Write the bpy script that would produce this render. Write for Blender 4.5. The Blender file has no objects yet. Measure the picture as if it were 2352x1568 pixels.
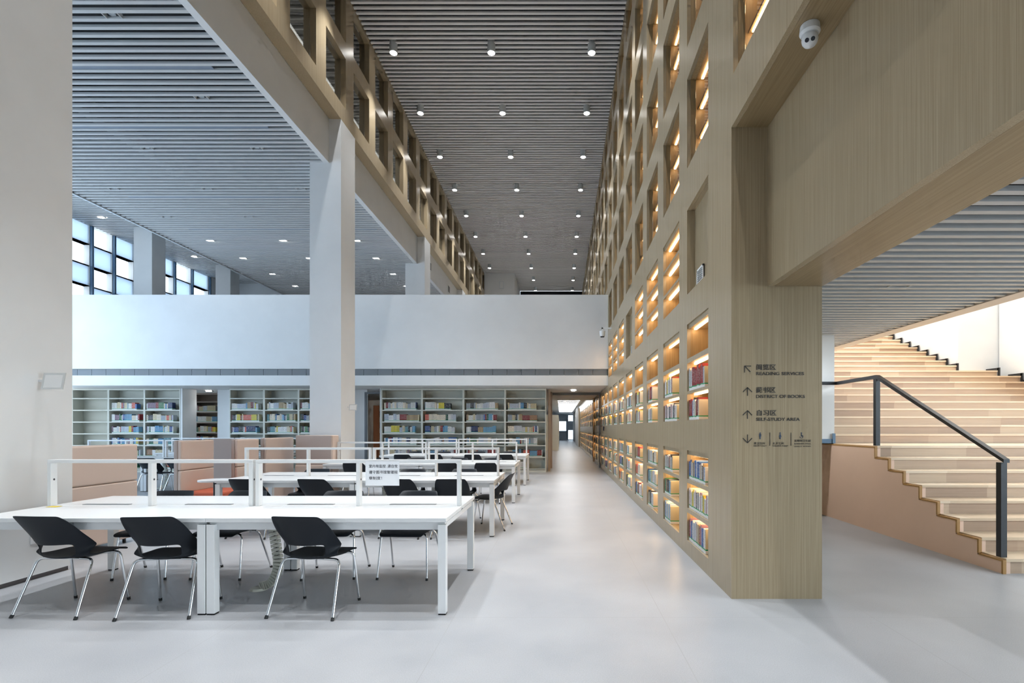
import bpy, math, random
from mathutils import Vector, Matrix
R = random.Random(7)
S = bpy.context.scene
COL = S.collection
H = 1.445            # eye height
W = 1.443            # x of the timber wall face

# ------------------------------------------------------------------ helpers
class MB:
    def __init__(s): s.v = []; s.f = []; s.m = []
    def box(s, x0, x1, y0, y1, z0, z1, mi=0):
        b = len(s.v)
        s.v += [(x0,y0,z0),(x1,y0,z0),(x1,y1,z0),(x0,y1,z0),(x0,y0,z1),(x1,y0,z1),(x1,y1,z1),(x0,y1,z1)]
        s.f += [(b,b+3,b+2,b+1),(b+4,b+5,b+6,b+7),(b,b+1,b+5,b+4),(b+1,b+2,b+6,b+5),(b+2,b+3,b+7,b+6),(b+3,b,b+4,b+7)]
        s.m += [mi]*6
        return s
    def cyl(s, c, r0, r1, z0, z1, n=24, mi=0, axis='z'):
        b = len(s.v)
        for z, r in ((z0, r0), (z1, r1)):
            for i in range(n):
                a = 2*math.pi*i/n
                p = (r*math.cos(a), r*math.sin(a), z)
                if axis == 'y': p = (p[0], p[2], p[1])
                if axis == 'x': p = (p[2], p[0], p[1])
                s.v.append((c[0]+p[0], c[1]+p[1], c[2]+p[2]))
        for i in range(n):
            j = (i+1) % n
            s.f.append((b+i, b+j, b+n+j, b+n+i)); s.m.append(mi)
        s.f.append(tuple(b+i for i in reversed(range(n)))); s.m.append(mi)
        s.f.append(tuple(b+n+i for i in range(n))); s.m.append(mi)
        return s
    def tube(s, pts, r, n=10, mi=0):
        b = len(s.v); pts = [Vector(p) for p in pts]
        t0 = (pts[1]-pts[0]).normalized()
        up = Vector((0,0,1)) if abs(t0.z) < .9 else Vector((0,1,0))
        nrm = t0.cross(up).normalized()
        for k, p in enumerate(pts):
            if k == 0: t = pts[1]-pts[0]
            elif k == len(pts)-1: t = pts[-1]-pts[-2]
            else: t = (pts[k+1]-p).normalized() + (p-pts[k-1]).normalized()
            t.normalize(); nrm = (nrm - t*nrm.dot(t)).normalized(); bi = t.cross(nrm)
            for i in range(n):
                a = 2*math.pi*i/n
                s.v.append(tuple(p + r*(math.cos(a)*nrm + math.sin(a)*bi)))
        for k in range(len(pts)-1):
            for i in range(n):
                j = (i+1) % n
                s.f.append((b+k*n+i, b+k*n+j, b+(k+1)*n+j, b+(k+1)*n+i)); s.m.append(mi)
        s.f.append(tuple(b+i for i in reversed(range(n)))); s.m.append(mi)
        s.f.append(tuple(b+(len(pts)-1)*n+i for i in range(n))); s.m.append(mi)
        return s
    def prism(s, poly, x0, x1, mi=0):   # poly in (y,z), extruded along x
        b = len(s.v); n = len(poly)
        for x in (x0, x1):
            for y, z in poly: s.v.append((x, y, z))
        for i in range(n):
            j = (i+1) % n
            s.f.append((b+i, b+j, b+n+j, b+n+i)); s.m.append(mi)
        s.f.append(tuple(b+i for i in reversed(range(n)))); s.m.append(mi)
        s.f.append(tuple(b+n+i for i in range(n))); s.m.append(mi)
        return s

def tag(o, label=None, cat=None, group=None, kind=None):
    if label: o['label'] = label
    if cat: o['category'] = cat
    if group: o['group'] = group
    if kind: o['kind'] = kind
    return o

def link_mesh(name, me, parent=None):
    o = bpy.data.objects.new(name, me); COL.objects.link(o)
    if parent: o.parent = parent
    return o

def build(name, mb, mats, parent=None, off=None, smooth=False, bevel=0):
    """geometry given in world coordinates unless off is None and a parent is set (then local)"""
    me = bpy.data.meshes.new(name)
    v = mb.v; loc = None
    if parent is None:
        xs = [p[0] for p in v]; ys = [p[1] for p in v]; zs = [p[2] for p in v]
        loc = ((min(xs)+max(xs))/2, (min(ys)+max(ys))/2, min(zs))
        v = [(p[0]-loc[0], p[1]-loc[1], p[2]-loc[2]) for p in v]
    elif off is not None:
        v = [(p[0]-off[0], p[1]-off[1], p[2]-off[2]) for p in v]
    me.from_pydata(v, [], mb.f)
    if not isinstance(mats, (list, tuple)): mats = [mats]
    for m in mats: me.materials.append(m)
    if len(mats) > 1: me.polygons.foreach_set('material_index', mb.m)
    if smooth:
        me.polygons.foreach_set('use_smooth', [True]*len(me.polygons))
        try: me.set_sharp_from_angle(angle=math.radians(40))
        except Exception: pass
    me.update()
    o = link_mesh(name, me, parent)
    if loc: o.location = loc
    if bevel:
        b = o.modifiers.new('b', 'BEVEL'); b.width = bevel; b.segments = 2; b.limit_method = 'ANGLE'
    return o

def struct(name, mb, mats, label=None, **k):
    return tag(build(name, mb, mats, **k), label, None, None, 'structure')

def empty(name, loc, label=None, cat=None, group=None, kind=None, rz=0):
    o = bpy.data.objects.new(name, None); COL.objects.link(o)
    o.location = loc; o.rotation_euler = (0, 0, rz); o.empty_display_size = .1
    return tag(o, label, cat, group, kind)

def copy_tree(o, parent=None):
    c = o.copy(); COL.objects.link(c); c.parent = parent
    for ch in list(o.children): copy_tree(ch, c)
    return c

ORD = ('first second third fourth fifth sixth seventh eighth ninth tenth eleventh twelfth thirteenth fourteenth fifteenth '
       'sixteenth seventeenth eighteenth nineteenth twentieth twenty-first twenty-second twenty-third twenty-fourth twenty-fifth '
       'twenty-sixth twenty-seventh twenty-eighth twenty-ninth thirtieth thirty-first thirty-second thirty-third thirty-fourth thirty-fifth thirty-sixth thirty-seventh thirty-eighth').split()

# ------------------------------------------------------------------ materials
def srgb(r, g, b):
    f = lambda c: (c/255/12.92) if c/255 <= .04045 else ((c/255+.055)/1.055)**2.4
    return (f(r), f(g), f(b), 1)

def new_mat(name):
    m = bpy.data.materials.new(name); m.use_nodes = True
    nt = m.node_tree; b = nt.nodes['Principled BSDF']
    return m, nt, b

def plain(name, col, rough=.5, metal=0, spec=None, emit=None, es=0, noise=0, bump=0, nscale=40, coat=0, trans=0, ior=None):
    m, nt, b = new_mat(name)
    b.inputs['Base Color'].default_value = col
    b.inputs['Roughness'].default_value = rough
    b.inputs['Metallic'].default_value = metal
    if spec is not None: b.inputs['Specular IOR Level'].default_value = spec
    if coat: b.inputs['Coat Weight'].default_value = coat; b.inputs['Coat Roughness'].default_value = .12
    if trans: b.inputs['Transmission Weight'].default_value = trans
    if ior: b.inputs['IOR'].default_value = ior
    if emit: b.inputs['Emission Color'].default_value = emit; b.inputs['Emission Strength'].default_value = es
    if noise or bump:
        g = nt.nodes.new('ShaderNodeNewGeometry'); n = nt.nodes.new('ShaderNodeTexNoise')
        n.inputs['Scale'].default_value = nscale; n.inputs['Detail'].default_value = 4
        nt.links.new(g.outputs['Position'], n.inputs['Vector'])
        if noise:
            mx = nt.nodes.new('ShaderNodeMix'); mx.data_type = 'RGBA'; mx.blend_type = 'MULTIPLY'
            rr = nt.nodes.new('ShaderNodeMapRange'); rr.inputs[1].default_value = .3; rr.inputs[2].default_value = .7
            rr.inputs[3].default_value = 1-noise; rr.inputs[4].default_value = 1
            nt.links.new(n.outputs['Fac'], rr.inputs[0])
            mx.inputs[0].default_value = 1
            mx.inputs[6].default_value = col
            nt.links.new(rr.outputs[0], mx.inputs[7])
            nt.links.new(mx.outputs[2], b.inputs['Base Color'])
        if bump:
            bp = nt.nodes.new('ShaderNodeBump'); bp.inputs['Strength'].default_value = bump; bp.inputs['Distance'].default_value = .002
            nt.links.new(n.outputs['Fac'], bp.inputs['Height']); nt.links.new(bp.outputs[0], b.inputs['Normal'])
    return m

def veneer(name, c0, c1, rough=.3, axis='z', wave=True, fine=70, joints=0):
    """straight-grained timber veneer; grain runs along axis"""
    m, nt, b = new_mat(name); N = nt.nodes.new; L = nt.links.new
    g = N('ShaderNodeNewGeometry'); mp = N('ShaderNodeMapping'); mp.inputs['Scale'].default_value = {'z': (fine, fine, 1.2), 'x': (1.2, fine, fine), 'y': (fine, 1.2, fine)}[axis]
    n = N('ShaderNodeTexNoise'); n.inputs['Scale'].default_value = 1; n.inputs['Detail'].default_value = 5; n.inputs['Roughness'].default_value = .65
    L(g.outputs['Position'], mp.inputs[0]); L(mp.outputs[0], n.inputs['Vector'])
    cr = N('ShaderNodeValToRGB'); cr.color_ramp.elements[0].position = .3; cr.color_ramp.elements[1].position = .72
    cr.color_ramp.elements[0].color = c0; cr.color_ramp.elements[1].color = c1
    L(n.outputs['Fac'], cr.inputs[0])
    out = cr.outputs[0]
    L(out, b.inputs['Base Color'])
    b.inputs['Roughness'].default_value = rough
    if wave:
        n2 = N('ShaderNodeTexNoise'); n2.inputs['Scale'].default_value = 1.1; n2.inputs['Detail'].default_value = 1
        L(g.outputs['Position'], n2.inputs['Vector'])
        bp = N('ShaderNodeBump'); bp.inputs['Strength'].default_value = .25; bp.inputs['Distance'].default_value = .02
        L(n2.outputs['Fac'], bp.inputs['Height']); L(bp.outputs[0], b.inputs['Normal'])
    return m

def plank_mat(name, c0, c1, c2, rough=.45):
    """short light boards running along x, each with its own tone"""
    m, nt, b = new_mat(name); N = nt.nodes.new; L = nt.links.new
    g = N('ShaderNodeNewGeometry'); sx = N('ShaderNodeSeparateXYZ'); L(g.outputs['Position'], sx.inputs[0])
    def math_(op, a, bb=None):
        q = N('ShaderNodeMath'); q.operation = op
        for i, t in enumerate((a, bb)):
            if t is None: continue
            if isinstance(t, (int, float)): q.inputs[i].default_value = t
            else: L(t, q.inputs[i])
        return q.outputs[0]
    row = math_('FLOOR', math_('MULTIPLY', math_('ADD', sx.outputs[2], .002), 1/.15*1.0))
    rn = N('ShaderNodeTexWhiteNoise'); rn.noise_dimensions = '1D'; L(row, rn.inputs['W'])
    xx = math_('ADD', math_('MULTIPLY', sx.outputs[0], .95), math_('MULTIPLY', rn.outputs[0], 9.7))
    cell = math_('FLOOR', xx)
    cb = N('ShaderNodeCombineXYZ'); L(cell, cb.inputs[0]); L(row, cb.inputs[1])
    w2 = N('ShaderNodeTexWhiteNoise'); w2.noise_dimensions = '2D'; L(cb.outputs[0], w2.inputs['Vector'])
    mp = N('ShaderNodeMapping'); mp.inputs['Scale'].default_value = (2, 30, 60)
    L(g.outputs['Position'], mp.inputs[0])
    n = N('ShaderNodeTexNoise'); n.inputs['Scale'].default_value = 1; n.inputs['Detail'].default_value = 4; L(mp.outputs[0], n.inputs['Vector'])
    f = math_('ADD', math_('MULTIPLY', w2.outputs[0], .62), math_('MULTIPLY', n.outputs['Fac'], .4))
    cr = N('ShaderNodeValToRGB'); e = cr.color_ramp.elements
    e[0].position = .1; e[0].color = c0; e[1].position = .9; e[1].color = c2
    k = cr.color_ramp.elements.new(.5); k.color = c1
    L(f, cr.inputs[0]); L(cr.outputs[0], b.inputs['Base Color'])
    b.inputs['Roughness'].default_value = rough
    return m

def floor_mat():
    m, nt, b = new_mat('terrazzo floor'); N = nt.nodes.new; L = nt.links.new
    g = N('ShaderNodeNewGeometry'); sx = N('ShaderNodeSeparateXYZ'); L(g.outputs['Position'], sx.inputs[0])
    def joint(src, off, per):
        a = N('ShaderNodeMath'); a.operation = 'SUBTRACT'; L(src, a.inputs[0]); a.inputs[1].default_value = off - 40*per
        d = N('ShaderNodeMath'); d.operation = 'PINGPONG'; L(a.outputs[0], d.inputs[0]); d.inputs[1].default_value = per/2
        c = N('ShaderNodeMath'); c.operation = 'LESS_THAN'; L(d.outputs[0], c.inputs[0]); c.inputs[1].default_value = .0028
        return c.outputs[0]
    jx = joint(sx.outputs[0], .78, 1.6); jy = joint(sx.outputs[1], 3.91, 2.0)
    mx = N('ShaderNodeMath'); mx.operation = 'MAXIMUM'; L(jx, mx.inputs[0]); L(jy, mx.inputs[1])
    n1 = N('ShaderNodeTexNoise'); n1.inputs['Scale'].default_value = 1.3; n1.inputs['Detail'].default_value = 5; L(g.outputs['Position'], n1.inputs['Vector'])
    n2 = N('ShaderNodeTexNoise'); n2.inputs['Scale'].default_value = 160; n2.inputs['Detail'].default_value = 2; L(g.outputs['Position'], n2.inputs['Vector'])
    cr = N('ShaderNodeValToRGB'); e = cr.color_ramp.elements
    e[0].position = .3; e[0].color = (.37, .38, .40, 1); e[1].position = .7; e[1].color = (.45, .455, .47, 1)
    L(n1.outputs['Fac'], cr.inputs[0])
    r2 = N('ShaderNodeMapRange'); r2.inputs[1].default_value = .35; r2.inputs[2].default_value = .65; r2.inputs[3].default_value = .9; r2.inputs[4].default_value = 1.05
    L(n2.outputs['Fac'], r2.inputs[0])
    mu = N('ShaderNodeMix'); mu.data_type = 'RGBA'; mu.blend_type = 'MULTIPLY'; mu.inputs[0].default_value = 1
    L(cr.outputs[0], mu.inputs[6]); L(r2.outputs[0], mu.inputs[7])
    mj = N('ShaderNodeMix'); mj.data_type = 'RGBA'; L(mx.outputs[0], mj.inputs[0]); L(mu.outputs[2], mj.inputs[6]); mj.inputs[7].default_value = (.36, .36, .37, 1)
    L(mj.outputs[2], b.inputs['Base Color'])
    rr = N('ShaderNodeMapRange'); rr.inputs[3].default_value = .28; rr.inputs[4].default_value = .42; L(n1.outputs['Fac'], rr.inputs[0]); L(rr.outputs[0], b.inputs['Roughness'])
    return m

def book_mat(name, stuff=False):
    m, nt, b = new_mat(name); N = nt.nodes.new; L = nt.links.new
    if stuff:
        at = N('ShaderNodeAttribute'); at.attribute_name = 'Col'; col = at.outputs['Color']
        rn = at.outputs['Alpha']
    else:
        oi = N('ShaderNodeObjectInfo'); col = oi.outputs['Color']; rn = oi.outputs['Random']
    uv = N('ShaderNodeUVMap'); uv.uv_map = 'UVMap'; s = N('ShaderNodeSeparateXYZ'); L(uv.outputs[0], s.inputs[0])
    def between(src, lo, hi):
        a = N('ShaderNodeMath'); a.operation = 'GREATER_THAN'; L(src, a.inputs[0]); a.inputs[1].default_value = lo
        c = N('ShaderNodeMath'); c.operation = 'LESS_THAN'; L(src, c.inputs[0]); c.inputs[1].default_value = hi
        d = N('ShaderNodeMath'); d.operation = 'MULTIPLY'; L(a.outputs[0], d.inputs[0]); L(c.outputs[0], d.inputs[1]); return d.outputs[0]
    def mix(f, a, c):
        q = N('ShaderNodeMix'); q.data_type = 'RGBA'; L(f, q.inputs[0])
        L(a, q.inputs[6]) if not isinstance(a, tuple) else setattr(q.inputs[6], 'default_value', a)
        L(c, q.inputs[7]) if not isinstance(c, tuple) else setattr(q.inputs[7], 'default_value', c)
        return q.outputs[2]
    z = s.outputs[1]; x = s.outputs[0]
    # printed title: small marks in the upper part of the spine
    n = N('ShaderNodeTexNoise'); n.noise_dimensions = '3D'; n.inputs['Scale'].default_value = 1; n.inputs['Detail'].default_value = 1
    cv = N('ShaderNodeCombineXYZ')
    for src, k, i in ((x, 3.5, 0), (z, 26, 1), (rn, 57, 2)):
        q = N('ShaderNodeMath'); q.operation = 'MULTIPLY'; L(src, q.inputs[0]); q.inputs[1].default_value = k; L(q.outputs[0], cv.inputs[i])
    L(cv.outputs[0], n.inputs['Vector'])
    th = N('ShaderNodeMath'); th.operation = 'GREATER_THAN'; L(n.outputs['Fac'], th.inputs[0]); th.inputs[1].default_value = .56
    f1 = N('ShaderNodeMath'); f1.operation = 'MULTIPLY'; L(th.outputs[0], f1.inputs[0]); L(between(z, .34, .93), f1.inputs[1])
    f2 = N('ShaderNodeMath'); f2.operation = 'MULTIPLY'; L(f1.outputs[0], f2.inputs[0]); L(between(x, .22, .78), f2.inputs[1])
    lum = N('ShaderNodeRGBToBW'); L(col, lum.inputs[0])
    inv = N('ShaderNodeMath'); inv.operation = 'LESS_THAN'; L(lum.outputs[0], inv.inputs[0]); inv.inputs[1].default_value = .25
    ink = mix(inv.outputs[0], (.22, .21, .22, 1), (.52, .49, .42, 1))
    c1 = mix(f2.outputs[0], col, ink)
    c2 = mix(between(z, .01, .145), c1, (.78, .78, .76, 1))     # shelf-mark label
    c3 = mix(between(z, .145, .20), c2, (.02, .33, .13, 1))      # green tape
    L(c3, b.inputs['Base Color']); b.inputs['Roughness'].default_value = .45
    return m

M = {}
M['white'] = plain('white paint', (.80, .80, .79, 1), .55, noise=.03, nscale=3)
M['wall'] = plain('white plaster', (.78, .78, .77, 1), .6, noise=.04, nscale=2.2, bump=.05)
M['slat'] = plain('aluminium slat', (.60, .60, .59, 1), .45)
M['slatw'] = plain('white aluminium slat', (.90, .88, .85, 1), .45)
M['void'] = plain('dark plenum', (.035, .037, .04, 1), .9)
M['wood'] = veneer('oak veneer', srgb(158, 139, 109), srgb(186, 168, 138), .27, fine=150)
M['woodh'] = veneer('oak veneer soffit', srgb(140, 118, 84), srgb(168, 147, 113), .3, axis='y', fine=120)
M['lining'] = veneer('oak niche lining', srgb(162, 134, 92), srgb(190, 160, 116), .45, wave=False)
M['floor'] = floor_mat()
M['laminate'] = plain('white laminate', (.78, .79, .79, 1), .25)
M['steel_white'] = plain('white powder coated steel', (.80, .81, .81, 1), .35)
M['black'] = plain('black plastic', (.007, .010, .015, 1), .5, spec=.3)
M['rubber'] = plain('black rubber', (.012, .012, .012, 1), .6)
M['chrome'] = plain('chrome', (.78, .80, .82, 1), .12, metal=1)
M['beige'] = plain('beige felt', srgb(222, 200, 186), .9, noise=.08, nscale=260, bump=.2)
M['taupe'] = plain('grey felt edge', srgb(192, 174, 164), .9, noise=.08, nscale=260)
M['orange'] = plain('rust orange felt', srgb(190, 95, 68), .9)
M['glass'] = plain('clear glass', (.93, .96, .96, 1), .02, trans=1, ior=1.45)
M['led'] = plain('warm strip light', (1, .8, .5, 1), .5, emit=(1, .70, .40, 1), es=20)
M['lamp'] = plain('downlight lens', (1, 1, 1, 1), .5, emit=(1, .97, .93, 1), es=30)
M['lampoff'] = plain('unlit lens', (.35, .38, .4, 1), .3)
M['panel'] = plain('light panel', (1, 1, 1, 1), .5, emit=(.95, .98, 1, 1), es=15)
M['shelf'] = plain('cream steel shelving', srgb(214, 214, 202), .45)
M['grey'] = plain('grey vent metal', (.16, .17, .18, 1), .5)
M['vent'] = plain('vent slot', (.21, .225, .24, 1), .6)
M['mull'] = plain('blue grey mullion', (.10, .18, .28, 1), .5)
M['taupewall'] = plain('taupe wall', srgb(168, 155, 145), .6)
M['darkglass'] = plain('dark window glass', (.02, .022, .025, 1), .06, spec=.6)
M['ink'] = plain('grey lettering', srgb(62, 58, 52), .5)
M['inkb'] = plain('blue grey pictogram', srgb(74, 84, 100), .5)
M['sheet'] = plain('paper', (.88, .90, .93, 1), .7)
M['print'] = plain('black print', (.03, .03, .04, 1), .7)
M['steelblk'] = plain('black steel', (.018, .019, .022, 1), .38)
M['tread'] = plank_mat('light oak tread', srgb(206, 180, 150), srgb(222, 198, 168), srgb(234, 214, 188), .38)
M['riser'] = plank_mat('shaded oak riser', srgb(166, 138, 114), srgb(190, 162, 136), srgb(208, 184, 156), .45)  # darker than the treads: the lower flight's shade put into the colour
M['edge'] = plain('gold timber edge', srgb(176, 132, 76), .5)
M['sidepanel'] = plain('peach timber side', srgb(236, 202, 178), .5, noise=.05, nscale=2)
M['cam'] = plain('camera plastic', (.82, .83, .83, 1), .3)
M['page'] = plain('book pages', srgb(222, 208, 180), .8)
M['book'] = book_mat('book cover')
M['books'] = book_mat('book cover far', True)
M['yellow'] = plain('yellow card', srgb(226, 196, 20), .5)
M['orangeend'] = plain('orange end panel', srgb(214, 128, 78), .5)
M['acrylic'] = plain('frosted acrylic', (.85, .87, .86, 1), .25, trans=.35)
M['skirt'] = plain('dark grey skirting', (.11, .10, .10, 1), .5)
M['snake'] = plain('ivory cable spine', srgb(205, 205, 192), .5)
M['trimw'] = plain('white ceiling trim', (.62, .66, .68, 1), .5)
M['diff'] = plain('air diffuser', (.23, .27, .33, 1), .5)
M['cream'] = plain('cream fascia', srgb(224, 212, 200), .6)

fm, nt, b = new_mat('translucent blind square'); tr = nt.nodes.new('ShaderNodeBsdfTranslucent'); tr.inputs[0].default_value = (.78, .87, .96, 1)
mx = nt.nodes.new('ShaderNodeMixShader'); mx.inputs[0].default_value = .72; b.inputs['Base Color'].default_value = (.7, .74, .78, 1)
nt.links.new(b.outputs[0], mx.inputs[1]); nt.links.new(tr.outputs[0], mx.inputs[2]); nt.links.new(mx.outputs[0], nt.nodes['Material Output'].inputs[0]); M['blind_square'] = fm  # for the blind wall squares, made translucent so daylight brightens them
# ------------------------------------------------------------------ camera
cam = bpy.data.cameras.new('camera'); co = bpy.data.objects.new('camera', cam); COL.objects.link(co)
co.location = (0, 0, H); co.rotation_euler = (math.radians(90), 0, 0)
cam.sensor_width = 36; cam.lens = 18.0
cam.shift_x = -(1288.5-1176)/2352; cam.shift_y = (983-784)/2352
cam.clip_start = .05; cam.clip_end = 300
S.camera = co
S.view_settings.view_transform = 'Standard'; S.view_settings.look = 'None'; S.view_settings.gamma = 1
S.view_settings.use_curve_mapping = False
S.view_settings.exposure = 0.0

# ------------------------------------------------------------------ setting
mb = MB().box(-17, 14, -12, 64, -.2, 0)
struct('floor', mb, M['floor'], 'pale grey terrazzo floor slabs through the whole library')

ROWZ = [(.166, 1.143), (1.536, 2.578), (2.972, 3.932), (4.41, 5.43), (5.80, 6.83), (7.20, 8.23), (8.60, 9.63), (10.0, 10.72)]
COLS = [(-1, 3.30, 4.29), (0, 5.02, 5.86)] + [(k+1, 6.25+1.385*k, 7.22+1.385*k) for k in range(23)]
SH = [(.485, .535, .823, .868), (1.832, 1.864, 2.182, 2.234), (3.254, 3.291, 3.592, 3.630)]
ZC = 10.9
def niche_kind(c, r):
    k, y0, y1 = COLS[c]
    if k == -1: return 'glass' if r in (3, 4, 5) else None
    if r <= 1:
        if 15.5 < y0 < 16.9 and False: return None
        return 'book' if y1 < 38.5 else None
    if y0 > 34.5: return None
    if r == 2:
        if k in (0, 4): return 'blind'
        return 'book' if k <= 7 else None
    if r == 3: return 'glass' if k <= 9 else None
    if r == 7: return 'glass'
    return 'glass'
TH = .04
mb = MB()
YEND = 40.0
edges = []
# full-height piers between niche columns
prev = 4.335
piers = []
for k, y0, y1 in COLS[1:]:
    piers.append((prev, y0)); prev = y1
piers.append((prev, YEND))
for a, b in piers: mb.box(W, W+TH, a, b, 0, ZC)
for c in range(1, len(COLS)):
    k, y0, y1 = COLS[c]; z = 0
    for r, (z0, z1) in enumerate(ROWZ):
        if niche_kind(c, r):
            top = z1+.05 if (niche_kind(c, r) == 'book') else z1
            mb.box(W, W+TH, y0, y1, z, z0); z = top
    mb.box(W, W+TH, y0, y1, z, ZC)
# portion over the opening, towards the camera
k, y0, y1 = COLS[0]
mb.box(W, W+TH, y1, 4.335, 3.99, ZC); mb.box(W, W+TH, -6, y0, 3.99, ZC)
z = 3.99
for r in (3, 4, 5):
    mb.box(W, W+TH, y0, y1, z, ROWZ[r][0]); z = ROWZ[r][1]
mb.box(W, W+TH, y0, y1, z, ZC)
struct('wall_right', mb, M['wood'], 'tall oak veneer wall full of lit niches along the atrium')
# pier end, lintel and recess
mb = MB()
mb.box(W+TH+.001, 2.21, 4.335, 4.40, 0, ZC)
mb.box(2.13, 2.21, 4.40, YEND, 0, ZC)
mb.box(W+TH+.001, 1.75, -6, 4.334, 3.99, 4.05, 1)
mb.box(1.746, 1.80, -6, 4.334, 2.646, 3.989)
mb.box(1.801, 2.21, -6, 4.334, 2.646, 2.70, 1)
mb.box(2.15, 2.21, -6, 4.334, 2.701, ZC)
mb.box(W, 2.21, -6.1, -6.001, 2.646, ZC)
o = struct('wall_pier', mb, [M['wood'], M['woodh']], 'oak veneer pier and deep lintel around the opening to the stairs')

# niches --------------------------------------------------------------
def pcol(i): return ('pier' if i == -1 else ORD[i])
ROWNAME = ['floor level', 'eye level', 'third', 'fourth', 'fifth', 'sixth', 'seventh', 'topmost']
niches = []
def colname(k):
    return 'above the stair opening' if k == -1 else f'{ORD[k]} column beyond the pier'
for c, (k, y0, y1) in enumerate(COLS):
    for r, (z0, z1) in enumerate(ROWZ):
        kd = niche_kind(c, r)
        if not kd: continue
        far = y0 > 17
        D = {'book': .34, 'glass': .42, 'blind': .09}[kd]
        x0 = W+TH+.001; x1 = W+D; t = .015
        if kd == 'blind':
            e = empty('blind_recess', (x0, (y0+y1)/2, z0), f'plain recessed oak panel without shelves, {colname(k)}', 'wall recess')
            p = MB().box(x1, x1+.02, y0-t, y1+t, z0-t, z1+t).box(x0, x1, y0-t, y0, z0-t, z1+t).box(x0, x1, y1, y1+t, z0-t, z1+t).box(x0, x1, y0, y1, z0-t, z0).box(x0, x1, y0, y1, z1, z1+t)
            build('panel', p, M['wood'], e, e.location)
            # ventilation grille low in the recess
            gy0, gy1 = y0+.02 + (.42 if k == 0 else .35), y0+.02+(.42 if k == 0 else .35)+.26
            gx = W+.02
            if k == 0: gy0, gy1 = 5.46, 5.71
            g = empty('vent_grille', (gx, (gy0+gy1)/2, 2.98), f'small white louvred vent grille in the plain recess, {colname(k)}', 'vent')
            fr = MB().box(x1-.022, x1-.012, gy0, gy0+.02, 2.98, 3.2).box(x1-.022, x1-.012, gy1-.02, gy1, 2.98, 3.2).box(x1-.022, x1-.012, gy0, gy1, 2.98, 3.0).box(x1-.022, x1-.012, gy0, gy1, 3.18, 3.2)
            build('frame', fr, M['white'], g, g.location)
            bk = MB().box(x1-.010, x1-.004, gy0, gy1, 2.98, 3.2); build('backing', bk, M['void'], g, g.location)
            lv = MB()
            for i in range(8): lv.box(x1-.018, x1-.013, gy0+.02, gy1-.02, 3.01+i*.0215, 3.017+i*.0215)
            build('louvres', lv, M['white'], g, g.location)
            continue
        e = empty('wall_bookcase' if kd == 'book' else 'glazed_niche', (x0, (y0+y1)/2, z0),
                  (f'{ROWNAME[r]} open oak niche with warm strip lights, {colname(k)}' if kd == 'book' else
                   f'{ROWNAME[r]} row glazed oak niche glowing gold inside, {colname(k)}'),
                  'wall niche', 'lit book niches in the oak wall' if kd == 'book' else 'glazed niches in the oak wall')
        off = e.location
        top = z1
        p = MB().box(x1, x1+.02, y0-t, y1+t, z0-t, z1+t).box(x0, x1, y0-t, y0, z0-t, z1+t).box(x0, x1, y1, y1+t, z0-t, z1+t).box(x0, x1, y0, y1, z0-t, z0).box(x0, x1, y0, y1, z1, z1+t)
        build('lining', p, M['lining'], e, off)
        if kd == 'book':
            f = MB().box(W+.018, W+TH-.001, y0+.001, y1-.001, z1-.001, z1+.049)
            build('top_rail', f, M['wood'], e, off)
            a, b_, c_, d = SH[r]
            levels = [a, c_, z1]
            for lo, hi in ((a, b_), (c_, d)):
                build('shelf', MB().box(W+.001, x1-.001, y0+.001, y1-.001, lo, hi), M['wood'], e, off)
            ls = [(lv, W+.075) for lv in levels]
        else:
            dz = (z1-z0)/3
            build('glass_pane', MB().box(W+.100, W+.106, y0+.001, y1-.001, z0+.001, z1-.001), M['glass'], e, off)
            for i in (1, 2):
                build('shelf', MB().box(W+.13, x1-.001, y0+.001, y1-.001, z0+i*dz, z0+i*dz+.02), M['lining'], e, off)
            ls = [(z0+dz, W+.15), (z0+2*dz, W+.15), (z1, W+.16)]
        if far and r >= 3:
            q = MB()
            for lv, lx in ls: q.box(lx, lx+.03, y0+.03, y1-.03, lv-.014, lv-.002)
            build('light_strip', q, M['led'], e, off)
        else:
            for lv, lx in ls:
                build('light_strip', MB().box(lx, lx+.026, y0+.03, y1-.03, lv-.013, lv-.002), M['led'], e, off)
        if kd == 'book': niches.append((k, r, y0, y1, z0, z1))

# atrium brown wall with windows --------------------------------------
XL = -4.63
mb = MB(); TL = .25
WZ = [(8.30, 9.38), (9.73, 10.72)]
wcols = [(8.75-1.34*3+1.34*i, 8.75-1.34*3+1.34*i+.93) for i in range(0, 23)]
prev = -6.0
for y0, y1 in wcols:
    mb.box(XL-TL, XL, prev, y0, 7.95, ZC); prev = y1
    mb.box(XL-TL, XL, y0, y1, 7.95, WZ[0][0]); mb.box(XL-TL, XL, y0, y1, WZ[0][1], WZ[1][0]); mb.box(XL-TL, XL, y0, y1, WZ[1][1], ZC)
mb.box(XL-TL, XL, prev, 35, 7.95, ZC)
struct('wall_left', mb, M['wood'], 'oak veneer upper wall with two rows of square windows above white columns')
n = 0
for i, (y0, y1) in enumerate(wcols):
    for j, (z0, z1) in enumerate(WZ):
        n += 1
        o = struct(f'window_{n}', MB().box(XL-.125, XL-.115, y0+.001, y1-.001, z0+.001, z1-.001), M['glass'],
                   f'square internal window, {["lower","upper"][j]} row of the oak upper wall')
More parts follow.
